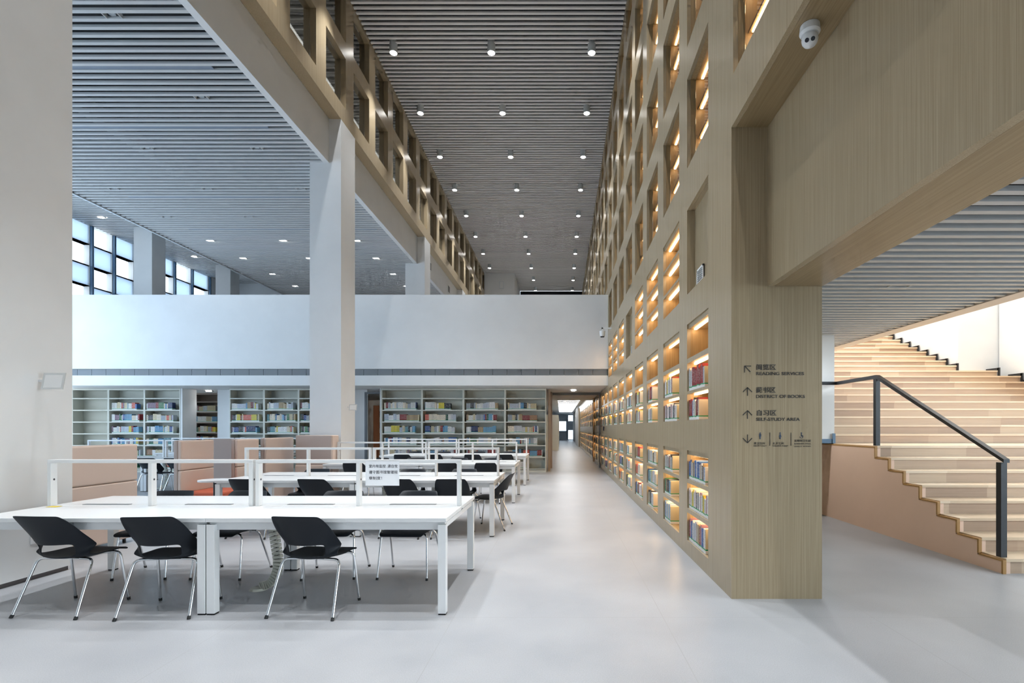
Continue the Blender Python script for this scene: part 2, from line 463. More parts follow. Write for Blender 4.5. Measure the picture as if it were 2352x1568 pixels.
# room behind those windows: its ceiling slats and back
mb = MB()
for i in range(110):
    y = 3.5+i*.288; mb.box(-8.6, XL-TL-.01, y, y+.10, 10.45, 10.55)
struct('ceiling_upper_room', mb, M['slat'], 'slatted ceiling seen through the upper windows')
struct('floor_upper_room', MB().box(-8.6, XL-TL-.01, -6, 35, 7.52, 7.56), M['white'], 'floor of the upper room')
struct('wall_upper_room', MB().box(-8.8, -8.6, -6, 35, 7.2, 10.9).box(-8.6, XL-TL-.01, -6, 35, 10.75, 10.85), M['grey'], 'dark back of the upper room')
# white beam under it
mb = MB().box(-5.0, -4.882, -6, 35, 7.03, 7.948)
struct('trim_1', mb, M['wall'], 'white beam face below the oak upper wall')
# structural columns
for i, y in enumerate((10.78, 17.4, 24.05, 30.7)):
    struct(f'column_{i+1}', MB().box(-5.29, XL-.001, y, y+.73, 0, 7.949), M['wall'], f'square white column, {ORD[i]} from the camera side of the beam')
# vents on beam beyond second column
for i, y in enumerate((19.0, 22.2)):
    g = empty('vent_grille', (-4.88, y, 7.35), f'small grey square vent on the white beam, {ORD[i]} beyond the second column', 'vent')
    build('frame', MB().box(-4.881, -4.860, y-.18, y+.18, 7.30, 7.62), M['white'], g, g.location)
    build('louvres', MB().box(-4.859, -4.852, y-.15, y+.15, 7.33, 7.59), M['grey'], g, g.location)
# near white wall
struct('wall_front_left', MB().box(-5.7, -5.02, -4, 5.26, .045, 7.03), M['wall'], 'broad white wall end beside the first desk')
struct('baseboard_left', MB().box(-5.69, -5.045, -4, 5.24, 0, .045), M['skirt'], 'recessed dark skirting under the white wall end')

# ceilings -------------------------------------------------------------
def slats(name, x0, x1, y0, y1, z, per, w, h, label, mat=None, back=True, skip=()):
    mb = MB(); y = y0
    while y < y1:
        mb.box(x0, x1, y, y+w, z, z+h); y += per
    struct(name, mb, mat or M['slat'], label)
    if back: struct(name+'_plenum', MB().box(x0-.1, x1+.1, y0-.1, y1+.1, z+.42, z+.46).box(x0-.1, x0-.05, y0-.1, y1+.1, z+(.1 if 'atrium' in name else .05), z+.42).box(x1+.05, x1+.1, y0-.1, y1+.1, z+(.1 if 'atrium' in name else .05), z+.42).box(x0, x1, y0-.1, y0-.05, z+.05, z+.42).box(x0, x1, y1+.05, y1+.1, z+.05, z+.42), M['void'], 'dark void above the slats')
slats('ceiling_atrium', XL+.004, W-.004, -5.8, 35, ZC-.09, .147, .064, .036, 'high slatted aluminium ceiling over the atrium', mat=M['slatw'])
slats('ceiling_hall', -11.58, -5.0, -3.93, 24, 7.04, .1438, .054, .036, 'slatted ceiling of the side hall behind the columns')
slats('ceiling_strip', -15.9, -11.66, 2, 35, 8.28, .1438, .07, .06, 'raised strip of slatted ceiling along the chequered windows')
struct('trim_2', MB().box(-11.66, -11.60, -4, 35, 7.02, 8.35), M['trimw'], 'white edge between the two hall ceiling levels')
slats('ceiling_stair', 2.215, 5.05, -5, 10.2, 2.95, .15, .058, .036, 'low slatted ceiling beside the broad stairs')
struct('trim_3', MB().box(5.051, 5.29, -5, 10.35, 2.94, 3.5), M['cream'], 'cream fascia at the edge of the low ceiling')
# atrium end
struct('wall_atrium_end', MB().box(XL, -2.80, 30.9, 35, 4.6, ZC-.1), M['wall'], 'white boxed block at the far upper end of the atrium')
struct('window_far_end', MB().box(-2.79, W, 35.0, 35.1, 4.5, ZC-.1), M['darkglass'], 'dark glass band closing the far end of the atrium')
g = empty('wall_panel', (-3.6, 30.87, 9.5), 'small pale access panel high on the white end block', 'panel')
build('frame', MB().box(-3.72, -3.45, 30.875, 30.897, 9.85, 10.3), M['trimw'], g, g.location)
build('cover', MB().box(-3.69, -3.48, 30.865, 30.874, 9.88, 10.27), M['white'], g, g.location)

# bridge ---------------------------------------------------------------
YB = 15.68
mb = MB().box(-17, W-.002, YB, YB+.18, 3.26, 5.53).box(-17, W-.002, YB, YB+.18, 2.75, 3.06).box(-17, W-.002, YB+.12, YB+.18, 3.0, 3.3)
mb.box(-17, W-.002, YB+.18, 24, 2.75, 2.85)
struct('wall_bridge', mb, M['wall'], 'long white gallery parapet spanning the hall above the bookcases')
struct('floor_gallery', MB().box(-17, W-.002, YB+.185, 40, 4.3, 4.5), M['floor'], 'upper gallery floor behind the white parapet')
mb = MB()
for i in range(40):
    x = W-.02-.44*(i+1)
    if x < -16.5: break
    mb.box(x, x+.43, YB+.05, YB+.07, 3.065, 3.255)
g = struct('trim_4', mb, M['vent'], 'dark grey linear air slot along the gallery parapet')

# left window wall ------------------------------------------------------
XW = -15.9; BLIND = MB()
mb = MB()
rows = [(8.3, 7.65), (7.62, 6.93), (6.9, 6.25), (6.22, 5.55), (5.5, 4.85)]
bays = [(16.4,17.26),(17.36,18.13),(18.24,19.04),(20.1,20.99),(21.08,21.98),(22.11,23.07),(25.0,25.95),(26.0,26.9),(26.96,27.7),(28.2,29.3),(29.4,30.3)]
prev = 15.86
for bi, (y0, y1) in enumerate(bays):
    mb.box(XW-.2, XW, prev, y0, 4, 8.34); prev = y1
    mb.box(XW-.2, XW, y0, y1, 8.28, 8.34); mb.box(XW-.2, XW, y0, y1, 4, 4.85)
    first = {0:1,1:0,2:1,3:1,4:0,5:1,6:1,7:0,8:1,9:1,10:0}[bi]
    for ri, (zt, zb) in enumerate(rows):
        hole = (ri % 2 == first)
        if not hole: mb.box(XW-.2, XW, y0, y1, zb-.03, zb).box(XW-.2, XW, y0, y1, zt, zt+.03); BLIND.box(XW-.06, XW-.05, y0, y1, zb, zt)
        else: mb.box(XW-.2, XW, y0, y1, zb-.03, zb); mb.box(XW-.2, XW, y0, y1, zt, zt+.03)
mb.box(XW-.2, XW, prev, 36, 4, 8.34)
struct('window_blind_squares', BLIND, M['blind_square'], 'blind squares of the chequered window wall, made translucent to look brighter')
struct('wall_window_side', mb, M['wall'], 'white outer wall chequered with bright square windows')
mb = MB()
for y in (17.28, 18.15, 19.06, 21.0, 22.0, 23.1, 27.8, 29.32): mb.box(XW+.002, XW+.08, y, y+.07, 4.4, 8.26)
struct('trim_5', mb, M['mull'], 'blue grey upright bars between the bright windows')
# piers in front of the windows
for i, (y, x) in enumerate(((17.4, -13.9), (21.45, -13.85))):
    struct(f'column_{i+5}', MB().box(x-.62, x, y, y+.6, 4.5, 8.28), M['wall'], f'pale column before the chequered windows, {ORD[i]} along')
# window wall nearer the camera (openings with daylight, out of sight)
mb = MB().box(XW-.2, XW, -4, YB, 0, .9).box(XW-.2, XW, -4, YB, 7.1, 8.34)
for i in range(7): mb.box(XW-.2, XW, -4+i*3.2, -3.5+i*3.2, .9, 7.1)
struct('wall_window_near', mb, M['wall'], 'outer wall with tall windows beside the reading hall')
struct('wall_end_left', MB().box(-17, XL-TL, 24.2, 24.3, 4.51, 8.3), M['wall'], 'end wall of the side hall')

# under the bridge: passage, door walls, stack room, corridor ---------
YS = 16.77
mb = MB()
mb.box(-12.46, -12.40, YS, 17.42, 0, 2.749)          # side of passage
mb.box(-11.66, -10.87, 17.38, 17.44, 0, 2.749)
mb.box(-17, -12.47, 19.4, 19.46, 0, 2.749); mb.box(-12.46, -10.87, 19.4, 19.46, 0, 2.749)
mb.box(-7.0, -6.55, 17.3, 17.36, 0, 2.749)
mb.box(-5.93, -5.90, YS, 19.0, 0, 2.749) 
struct('wall_passage', mb, M['wall'], 'white partitions between the bookcases under the gallery')
struct('door_1', MB().box(-6.62, -6.55, 17.25, 17.30, 0, 2.66).box(-5.98, -5.935, 17.25, 17.30, 0, 2.66).box(-6.55, -5.98, 17.25, 17.30, 2.60, 2.66), M['grey'], 'grey door frame to the stack room')
struct('wall_jamb', MB().box(-.44, -.32, 18.5, 18.8, 0, 2.749).box(-.44, -.38, YS+.42, 18.5, 0, 2.749), M['taupewall'], 'taupe jamb beside the corridor entrance')
struct('door_2', MB().box(-.315, W-.003, 18.78, 18.84, 2.66, 2.75).box(W-.045, W-.003, 18.78, 18.86, 0, 2.66), M['grey'], 'grey frame of the glazed corridor entrance')
# stack room and corridor shell
mb = MB().box(-9, W, 18.9, 62, 3.15, 3.2)
struct('ceiling_corridor', mb, M['white'], 'white corridor ceiling')
struct('wall_corridor_left', MB().box(-9.1, -9, 19.7, 62, 0, 3.15), M['wall'], 'outer wall of the stack room')
struct('wall_corridor_right', MB().box(W-.12, W-.02, 40.05, 46, 0, 3.15).box(W, W+.1, 46, 62, 0, 3.15), M['wall'], 'white wall section far along the corridor')
struct('trim_6', MB().box(W-.05, W-.003, 22.1, 22.5, 0, 3.0).box(W-.05, W-.003, 39.6, 40.0, 0, 3.0), M['lining'], 'gold timber fin on the corridor wall')
# end wall with square windows
mb = MB(); YE = 62
mb.box(-9, -.75, YE, YE+.2, 0, 3.15).box(W, W+.1, YE, YE+.2, 0, 3.2)
mb.box(-.75, W, YE, YE+.2, 3.0, 3.15).box(-.75, W, YE, YE+.2, 0, .1)
mb.box(-.75, -.3, YE, YE+.2, .1, 3.0).box(-.3, .76, YE, YE+.2, 2.3, 3.0).box(-.3, .76, YE, YE+.2, .1, 1.1)
mb.box(.66, .88, YE, YE+.2, .1, 3.0).box(.88, W, YE, YE+.2, 1.2, 2.3)
struct('wall_corridor_end', mb, plain('blue grey wall', (.62, .70, .78, 1), .6), 'blue grey end wall with bright square windows')
struct('window_corridor', MB().box(-.34, -.26, YE-.05, YE-.001, 1.05, 2.35).box(.62, .70, YE-.05, YE-.001, 1.05, 2.35).box(-.26, .62, YE-.05, YE-.001, 1.05, 1.12).box(-.26, .62, YE-.05, YE-.001, 2.28, 2.35), M['mull'], 'dark frame of the square end window')
# corridor light bars
LB0 = None
for i in range(18):
    y = 24.6+1.62*i
    if LB0 is None:
        LB0 = empty('ceiling_light_bar', (.48, y, 3.10), None, 'ceiling light', 'rows of ceiling light bars in the corridor')
        build('housing', MB().box(-.68, .68, -.10, .10, .02, .048), M['white'], LB0)
        build('diffuser', MB().box(-.66, .66, -.08, .08, 0, .019), M['panel'], LB0)
        o = LB0
    else:
        o = copy_tree(LB0); o.location = (.48, y, 3.10)
    o['label'] = f'long white ceiling light bar, {ORD[i]} along the corridor'
for i in range(3):
    o = copy_tree(LB0); o.location = (-6.3, 20.5+i*1.7, 3.10); o['label'] = f'white light bar in the stack room behind the grey door frame, {ORD[i]}'
    o['group'] = 'stack room light bars'

# ------------------------------------------------------------------ books
PAL = [(224,222,214),(232,230,226),(205,205,205),(190,196,205),(140,30,36),(168,44,44),(120,26,40),(40,70,130),(58,104,170),(28,44,92),(70,130,170),(110,160,190),
       (40,40,46),(24,28,36),(60,62,70),(200,186,150),(214,198,160),(176,150,110),(150,110,80),(216,196,60),(222,120,50),(70,120,80),(40,90,70),(150,170,90),(180,130,140),(120,90,110),(90,140,150),(205,90,70),(230,215,190),(160,166,172)]
CN = ['pale grey','white','light grey','silver','dark red','red','maroon','navy','blue','dark navy','mid blue','light blue','charcoal','black','slate','cream','straw','tan','brown','yellow','orange','green','dark green','olive','dusty pink','plum','teal','coral','ivory','grey']
BOOKS = []   # (proj_area, loc, dims(depth,thick,height), rot, colour index, label, group, visible)
WTS = [0,0,0,1,1,1,2,2,2,3,3,15,15,16,28,28,4,4,5,6,7,7,8,9,10,11,12,12,13,14,17,18,19,20,21,22,23,24,25,26,27,29,29]
WTX = [0,0,0,1,1,1,1,2,2,2,3,3,3,15,15,16,16,28,28,28,29,29,11,11,10,8,9,12,14,17,17,18,21,22,26,25,13,7,6,19,27,4]
SEQ = {(1, 0, 'middle'): [3,15,29,2,4,4,4,4,4,5,4,4,4,4,4,5,4], (1, 0, 'bottom'): [4,4,4,4,8,1,12,1,15], (0, 0, 'top'): [8,8,7,1,17,1,12,17,8,7,1], (0, 0, 'middle'): [0,24,0,2,19,19,2,0,24,0,12,1,13,1],
       (0, 0, 'bottom'): [6,24,8,7,1,3,3,2,3,18,0,17,17,18], (1, 1, 'bottom'): [24,1,12,13,1,4,0,1], (1, 1, 'middle'): [1,0,1,4,19,19,1,1,12,0], (0, 1, 'top'): [0,12,0,12,1,12,1,13,18,4], (0, 1, 'bottom'): [11,3,9,1,3,11,0,15], (1, 2, 'middle'): [13,24,1,19,4,4,4,5,4,4]}
def fill(x, y, z, length, height_max, axis, desc, group, fill_frac, t0, t1, key):
    """axis 'y': spines face -x, row starts at far end (y high) toward the camera; axis 'x': spines face -y, row starts at x low"""
    rr = random.Random(key); pos = 0; n = 0; run = 0; seq = SEQ.get(desc[1:]+desc[:1]) if axis == 'y' else None
    while True:
        if run <= 0:
            run = rr.choice((1, 1, 1, 2, 2, 3, 4, 6)); ci = rr.choice(WTS if axis == 'y' else WTX) if not seq else seq[n % len(seq)]; run = run if not seq else 1; th = rr.uniform(t0, t1); hh = rr.uniform(.72, .93)*height_max; dp = rr.uniform(.15, .19)
        run -= 1
        t = th; 
        if pos+t > length*fill_frac: break
        h = min(hh+rr.uniform(-.003, .003), height_max*.95)
        if axis == 'y':
            loc = (x, y-pos-t/2, z); px = W*1176*t/(loc[1]**2); area = px*h*1176/loc[1]
        else:
            loc = (x+pos+t/2, y, z); area = t*h*(1176/y)**2
        BOOKS.append([area, loc, (dp, t-.003, h), axis, ci, desc, group, n, True])
        pos += t; n += 1
    if n and axis == 'y': BOOKS[-1][4] = rr.choice((15, 16, 28, 28, 0))

for (k, r, y0, y1, z0, z1) in niches:
    if r > 1: continue
    a, b_, c_, d = SH[r]
    levels = [(z0, a), (b_, c_), (d, z1)]
    for li, (lo, hi) in enumerate(levels):
        if r == 1 and li == 2: continue
        rr = random.Random(k*31+r*7+li)
        fr = rr.choice((.42, .55, .68, .8)) if k > 0 else {(0,0):.85,(0,1):.94,(0,2):.82,(1,0):.54,(1,1):.82}[(r, li)]
        sh = ['bottom', 'middle', 'top'][li]
        fill(W+.02, y1-.012, lo+.001, y1-y0-.03, (hi-lo)-.028, 'y', (sh, r, k), 'books in the oak wall niches', fr, .02, .042, k*100+r*10+li)

# bookcases ------------------------------------------------------------
SHZ = [.12+.3855*i for i in range(7)]    # tops of boards (bottom .. )
def bookcase(x0, x1, y, label, fills, mat='shelf', desc='', depth=.40, key=0, tdark=False, z_hide=0, group=''):
    e = empty('bookcase', ((x0+x1)/2, y+depth/2, 0), label, 'bookcase', group)
    off = e.location; m = M[mat]; t = .03
    build('side_panel', MB().box(x0+.001, x0+t, y, y+depth, 0, 2.744), m, e, off)
    build('side_panel', MB().box(x1-t, x1-.001, y, y+depth, 0, 2.744), m, e, off)
    build('back_panel', MB().box(x0+t+.001, x1-t-.001, y+depth-.02, y+depth, .12, 2.69), m, e, off)
    build('plinth', MB().box(x0+t+.001, x1-t-.001, y+.001, y+depth, 0, .07), m, e, off)
    build('top_board', MB().box(x0+t+.001, x1-t-.001, y, y+depth, 2.69, 2.744), m, e, off)
    for i, z in enumerate(SHZ):
        build('shelf', MB().box(x0+t+.001, x1-t-.001, y+.003, y+depth-.021, z-.035, z), m, e, off)
        if fills and i < len(fills) and fills[i]:
            fill(x0+t+.02 + (.04 if key % 2 else 0), y+.03, z+.001, x1-x0-2*t-.05, .27, 'x', (i, desc), 'books in the cream bookcases', fills[i], .022, .055, key*50+i)
            rr = 1
    return e
rb = [-5.89, -4.556, -3.196, -1.835, -.488]
FR = [(.6,.7,.8,.86,.84,.92,.0),]
for i in range(4):
    rr = random.Random(i+5)
    fl = [rr.uniform(.5, .7) if i == 3 else .8, rr.uniform(.75, .95), rr.uniform(.8, .9), rr.uniform(.72, .86), rr.uniform(.8, .95), rr.uniform(.7, .95), 0]
    bookcase(rb[i], rb[i+1], YS, f'cream steel bookcase bay full of books, {ORD[3-i]} from the corridor entrance', fl, desc=f'{ORD[3-i]} bookcase bay from the corridor', key=11+i*2, group='bookcases under the gallery by the corridor')
lb = [-16.02, -14.83, -13.65, -12.47]
for i in range(3):
    fl = [0]*7 if i == 0 else [.8, .9, .85, .85, .85, .8, 0]
    bookcase(lb[i], lb[i+1], YS, ['empty cream steel bookcase bay by the broad white wall end', 'cream bookcase bay of books next to the empty one', 'cream bookcase bay of books beside the dim passage'][i], fl,
             desc=['', 'bookcase bay next to the empty one', 'bookcase bay beside the dim passage'][i], key=30+i, group='bookcases under the gallery beyond the beige booths')
lb2 = [-10.86, -9.73, -8.6, -7.46]
for i in range(3):
    bookcase(lb2[i], lb2[i+1], YS, f'cream bookcase bay above the beige booths, {ORD[i]} from the dim passage', [.5, .8, .8, .85, .92, .86, 0],
             desc=f'{ORD[i]} booth-side bay from the passage', key=40+i, group='bookcases under the gallery beyond the beige booths')
bookcase(-13.7, -12.5, 19.0-.02, 'dim grey bookcase standing at the back of the passage', [.6, .8, .8, .85, .9, .9, 0], mat='taupe', desc='dim bookcase in the passage', key=50, group='passage bookcase') if False else None
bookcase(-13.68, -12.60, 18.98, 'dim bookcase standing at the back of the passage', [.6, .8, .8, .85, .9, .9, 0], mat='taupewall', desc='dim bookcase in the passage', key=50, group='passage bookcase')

# corridor stacks (end-on) and orange ended stack
def stack(x0, x1, y0, y1, z, mat, label, key):
    e = empty('library_stack', ((x0+x1)/2, (y0+y1)/2, 0), label, 'bookcase'); off = e.location
    build('end_panel', MB().box(x0, x1, y0, y0+.03, 0, z), M[mat], e, off)
    build('end_panel', MB().box(x0, x1, y1-.03, y1, 0, z), M[mat], e, off)
    for i in range(6):
        zz = .1+i*(z-.15)/5
        build('shelf', MB().box(x0, x1, y0+.031, y1-.031, zz-.03, zz), M['shelf'], e, off)
        if i < 5:
            rr = random.Random(key+i)
            q = MB(); yy = y0+.05
            BOOKS_STK.append((x1, y0+.05, y1-.05, zz+.001, key+i))
    return e
BOOKS_STK = []
stack(-7.33, -7.10, 20.0, 23.5, 2.33, 'orangeend', 'stack with an orange end panel seen through the grey door frame', 3)
stack(-6.75, -6.45, 21.0, 24.5, 2.3, 'shelf', 'stack beside the orange ended one in the stack room', 7)
for i in range(3):
    stack(-1.0, -.16, 33.0+i*5.5, 36.5+i*5.5, 2.3, 'shelf', f'double sided cream stack along the corridor, {ORD[i]} from the entrance', 60+i*10)

# create books
def book_mesh():
    me = bpy.data.meshes.new('book')
    b = MB()
    b.box(0, .05, 0, 1, 0, 1, 0); b.box(.05, 1, 0, .07, 0, 1, 0); b.box(.05, 1, .93, 1, 0, 1, 0); b.box(.05, .965, .07, .93, .025, .975, 1)
    me.from_pydata([(x, y-.5, z) for x, y, z in b.v], [], b.f)
    me.materials.append(M['book']); me.materials.append(M['page'])
    me.polygons.foreach_set('material_index', b.m)
    uv = me.uv_layers.new(name='UVMap')
    for p in me.polygons:
        for li in p.loop_indices:
            c = me.vertices[me.loops[li].vertex_index].co
            uv.data[li].uv = (c.y+.5, c.z)
    return me
BM = book_mesh()
def hidden(b):
    x, y, z = b[1]
    if b[3] == 'x':
        px = 1288.5+1176*x/y; py = 983-(z+.13-H)*1176/y
        if px < 170 or 712 < px < 819 or px > 1255: return True
        if px < 785 and py > 1022: return True
        if py > 1050 and px < 1200: return True
    return False
BOOKS.sort(key=lambda b: -b[0]*(0 if hidden(b) else 1))
IND, REST = BOOKS[:300], BOOKS[300:]
def blabel(b):
    c = CN[b[4]]; d = b[5]
    if b[3] == 'y':
        sh, r, k = d
        return f'{c} book, {ORD[b[7]]} from far end, {sh} shelf, {["floor level","eye level"][r]} niche, {ORD[k]} column'
    i, desc = d
    return f'{c} book, {ORD[b[7]]} along {ORD[i]} shelf up, {desc}'
for b in IND:
    o = bpy.data.objects.new('book', BM); COL.objects.link(o)
    o.location = b[1]; o.scale = b[2]
    if b[3] == 'x': o.rotation_euler = (0, 0, math.pi/2)
    q_ = R.uniform(.78, 1.15); o.color = tuple(min(1, c_*q_) for c_ in srgb(*PAL[b[4]])[:3]) + (1,)
    tag(o, blabel(b), 'book', b[6])
# far books as one mass
def mass(name, items, label):
    b = MB(); cols = []; uvs = []
    for (x0, x1, y0, y1, z0, z1, ci, ax, rnd) in items:
        n0 = len(b.f); b.box(x0, x1, y0, y1, z0, z1)
        for f in b.f[n0:]:
            for vi in f:
                v = b.v[vi]; cols.append((*srgb(*PAL[ci])[:3], rnd))
                uvs.append(((v[1]-y0)/(y1-y0) if ax == 'y' else (v[0]-x0)/(x1-x0), (v[2]-z0)/(z1-z0)))
    o = build(name, b, M['books']); me = o.data
    ca = me.color_attributes.new('Col', 'FLOAT_COLOR', 'CORNER'); uv = me.uv_layers.new(name='UVMap')
    for i in range(len(me.loops)): ca.data[i].color = cols[i]; uv.data[i].uv = uvs[i]
    return tag(o, label, 'books', None, 'stuff')
its = []
for b in REST:
    (x, y, z), (d, t, h) = b[1], b[2]
    if b[3] == 'y': its.append((x, x+d, y-t/2, y+t/2, z, z+h, b[4], 'y', R.random()))
    else: its.append((x-t/2, x+t/2, y, y+d, z, z+h, b[4], 'x', R.random()))
for (x1, y0, y1, z, key) in BOOKS_STK:
    rr = random.Random(key); y = y0
    while y < y1-.06:
        t = rr.uniform(.025, .05); h = rr.uniform(.2, .27)
        if rr.random() < .85: its.append((x1-.2, x1-.01, y, y+t-.001, z, z+h, rr.randrange(len(PAL)), 'y', rr.random()))
        y += t
mass('distant_books', its, 'many further small books filling the far shelves and niches')

# ------------------------------------------------------------------ chair
def make_chair():
    root = empty('stacking_chair', (0, 0, 0), None, 'chair')
    prof = [(.265,.418,.195,0,0),(.250,.438,.215,0,0),(.18,.446,.228,.004,0),(.06,.436,.232,.010,0),(-.06,.430,.230,.022,0),(-.13,.432,.226,.040,.02),(-.165,.445,.225,.055,.10),
            (-.190,.475,.228,.045,.15),(-.205,.515,.230,.02,.17),(-.217,.550,.230,0,.165),(-.226,.575,.230,0,.15),(-.246,.64,.230,0,.095),(-.278,.715,.220,0,.060),(-.302,.770,.197,0,.028),(-.312,.790,.182,-.002,.012)]
    us = [-1,-.82,-.64,-.42,-.14,.14,.42,.64,.82,1]
    nv, nu = len(prof), len(us)
    V = []; F = []
    for (y, z, hw, up, fw) in prof:
        for u in us:
            V.append((hw*u, y+fw*abs(u)**2.2, z+up*abs(u)**3))
    for i in range(nv-1):
        for j in range(nu-1):
            if 6 <= i <= 8 and 2 <= j <= nu-4+0: continue
            F.append((i*nu+j, i*nu+j+1, (i+1)*nu+j+1, (i+1)*nu+j))
    me = bpy.data.meshes.new('shell'); me.from_pydata(V, [], F); me.update()
    tmp = bpy.data.objects.new('tmp', me); COL.objects.link(tmp)
    m1 = tmp.modifiers.new('so', 'SOLIDIFY'); m1.thickness = .011; m1.offset = 0
    m2 = tmp.modifiers.new('su', 'SUBSURF'); m2.levels = 2
    dg = bpy.context.evaluated_depsgraph_get(); ev = tmp.evaluated_get(dg); m = ev.to_mesh()
    parts = {'seat': [], 'backrest': []}
    for p in m.polygons:
        c = p.center
        parts['backrest' if (c.z > .468 and c.y < -.02) else 'seat'].append(tuple(p.vertices))
    vs = [tuple(v.co) for v in m.vertices]
    for nme, fs in parts.items():
        used = sorted({i for f in fs for i in f}); idx = {v: i for i, v in enumerate(used)}
        b = MB(); b.v = [vs[i] for i in used]; b.f = [tuple(idx[i] for i in f) for f in fs]; b.m = [0]*len(fs)
        o = build(nme, b, M['black'], root); o.data.polygons.foreach_set('use_smooth', [True]*len(fs))
    ev.to_mesh_clear(); bpy.data.objects.remove(tmp); bpy.data.meshes.remove(me)
    def bend(a, c, d, n=6, r=.05):
        a, c, d = Vector(a), Vector(c), Vector(d)
        p = c+(a-c).normalized()*r; q = c+(d-c).normalized()*r
        pts = [a]
        for i in range(n+1):
            t = i/n; pts.append(p*(1-t)**2 + c*2*t*(1-t) + q*t**2)
        return pts+[d]
    for sx in (-1, 1):
        # rear leg, splayed back
        lg = build('leg', MB().tube(bend((sx*.262,-.235,.012), (sx*.232,-.075,.418), (sx*.10,-.05,.415)), .0105, 12), M['chrome'], root, smooth=True)
        build('foot_cap', MB().tube([(sx*.2633,-.242,0), (sx*.2612,-.230,.022)], .0125, 10), M['rubber'], lg, smooth=True)
        lg = build('leg', MB().tube(bend((sx*.240,.225,.012), (sx*.222,.165,.425), (sx*.10,.13,.418)), .0105, 12), M['chrome'], root, smooth=True)
        build('foot_cap', MB().tube([(sx*.2405,.227,0), (sx*.2397,.224,.022)], .0125, 10), M['rubber'], lg, smooth=True)
    build('seat_frame', MB().tube([(-.10,-.05,.415),(-.10,.13,.418)], .010, 8).tube([(.10,-.05,.415),(.10,.13,.418)], .010, 8).tube([(-.10,-.05,.415),(.10,-.05,.415)], .010, 8).tube([(-.10,.13,.418),(.10,.13,.418)], .010, 8), M['chrome'], root, smooth=True)
    return root
chair0 = make_chair(); used = [False]
def chair(x, y, rz, label, group):
    if used[0]: o = copy_tree(chair0)
    else: o = chair0; used[0] = True
    o.location = (x, y, 0); o.rotation_euler = (0, 0, math.radians(rz))
    o['label'] = label; o['group'] = group
    return o

# ------------------------------------------------------------------ desks
U = 1.86; X0 = -4.61; DEP = 1.31
def make_desk():
    root = empty('reading_desk', (0, 0, 0), None, 'table')     # origin: front edge of the desk, end nearest the aisle; x runs to -2U
    for u in (0, 1):
        a, b = -U*(u+1)+.002, -U*u-.002
        build('tabletop', MB().box(a, b, 0, DEP/2-.03, .718, .75).box(a, b, DEP/2+.03, DEP, .718, .75).box(a, b, DEP/2-.03, DEP/2+.03, .728, .749), M['laminate'], root, bevel=.002)
        build('frame_rail', MB().box(a+.02, b-.02, .035, .075, .655, .700).box(a+.02, b-.02, DEP-.075, DEP-.035, .655, .700).box(a+.02, a+.06, .075, DEP-.075, .66, .70).box(b-.06, b-.02, .075, DEP-.075, .66, .70).box(a+.1, b-.1, .3, DEP-.3, .655, .66).box(a+.015, b-.015, .03, .08, .700, .7175).box(a+.015, b-.015, DEP-.08, DEP-.03, .700, .7175), M['steel_white'], root)
        for s in (0, 1):
            cx = a+(.25+.5*s)*U
            build('cable_flap', MB().box(cx-.21, cx+.21, DEP/2+.045, DEP/2+.085, .7505, .7535), M['grey'], root)
        # divider frame: rail on three upright plates
        p = MB().box(a+.012, b-.012, DEP/2-.03, DEP/2+.03, 1.133, 1.163)
        for cx in (a+.028, (a+b)/2, b-.028): p.box(cx-.016, cx+.016, DEP/2-.03, DEP/2+.03, .7505, 1.1325)
        d = build('divider_frame', p, M['steel_white'], root, bevel=.002)
        for cx in (a+.028, (a+b)/2, b-.028):
            build('peg_hole', MB().cyl((cx+.0162, DEP/2, .985), .009, .009, 0, .0012, 10, axis='x'), M['print'], d)
    for x in (-.036, -U+.036, -U-.036, -2*U+.036):
        for y in (.036, DEP-.036):
            l = build('leg', MB().box(x-.031, x+.031, y-.031, y+.031, .012, .699), M['steel_white'], root, bevel=.002)
            build('foot_pad', MB().box(x-.028, x+.028, y-.028, y+.028, 0, .0115), M['rubber'], l)
    return root
def make_snake():
    root = empty('cable_spine', (0, 0, 0), None, 'cable guide')
    pts = []
    P = [Vector((.07,-.12,.62)), Vector((.10,-.12,.43)), Vector((.12,-.12,.24)), Vector((.03,-.06,.08)), Vector((-.09,-.02,.03))]
    for i in range(25):
        t = i/24*4; k = min(int(t), 3); f = t-k
        p0 = P[max(k-1,0)]; p1 = P[k]; p2 = P[k+1]; p3 = P[min(k+2,4)]
        pts.append(.5*((2*p1)+(p2-p0)*f+(2*p0-5*p1+4*p2-p3)*f*f+(3*p1-p0-3*p2+p3)*f**3))
    b = MB()
    for i in range(24):
        a, c = pts[i], pts[i+1]; d = (c-a); c2 = a+d*.78
        w = .036
        t = d.normalized(); s = Vector((t.z, 0, -t.x)).normalized()*.034
        n = len(b.v)
        for q in (a, c2):
            for sx, sy in ((-1,-1),(1,-1),(1,1),(-1,1)): b.v.append(tuple(q+s*sx+Vector((0, w*sy*.7, 0))))
        b.f += [(n,n+1,n+2,n+3),(n+7,n+6,n+5,n+4),(n,n+4,n+5,n+1),(n+1,n+5,n+6,n+2),(n+2,n+6,n+7,n+3),(n+3,n+7,n+4,n)]; b.m += [0]*6
    build('vertebrae', b, M['snake'], root)
    build('core_cable', MB().tube(pts, .008, 6), M['rubber'], root)
    build('base_disc', MB().cyl((-.11,-.02,0), .075, .06, 0, .018, 24), M['snake'], root, smooth=True)
    return root
desk0 = make_desk(); snake0 = make_snake()
DY = [3.95, 6.80, 9.88, 12.95]
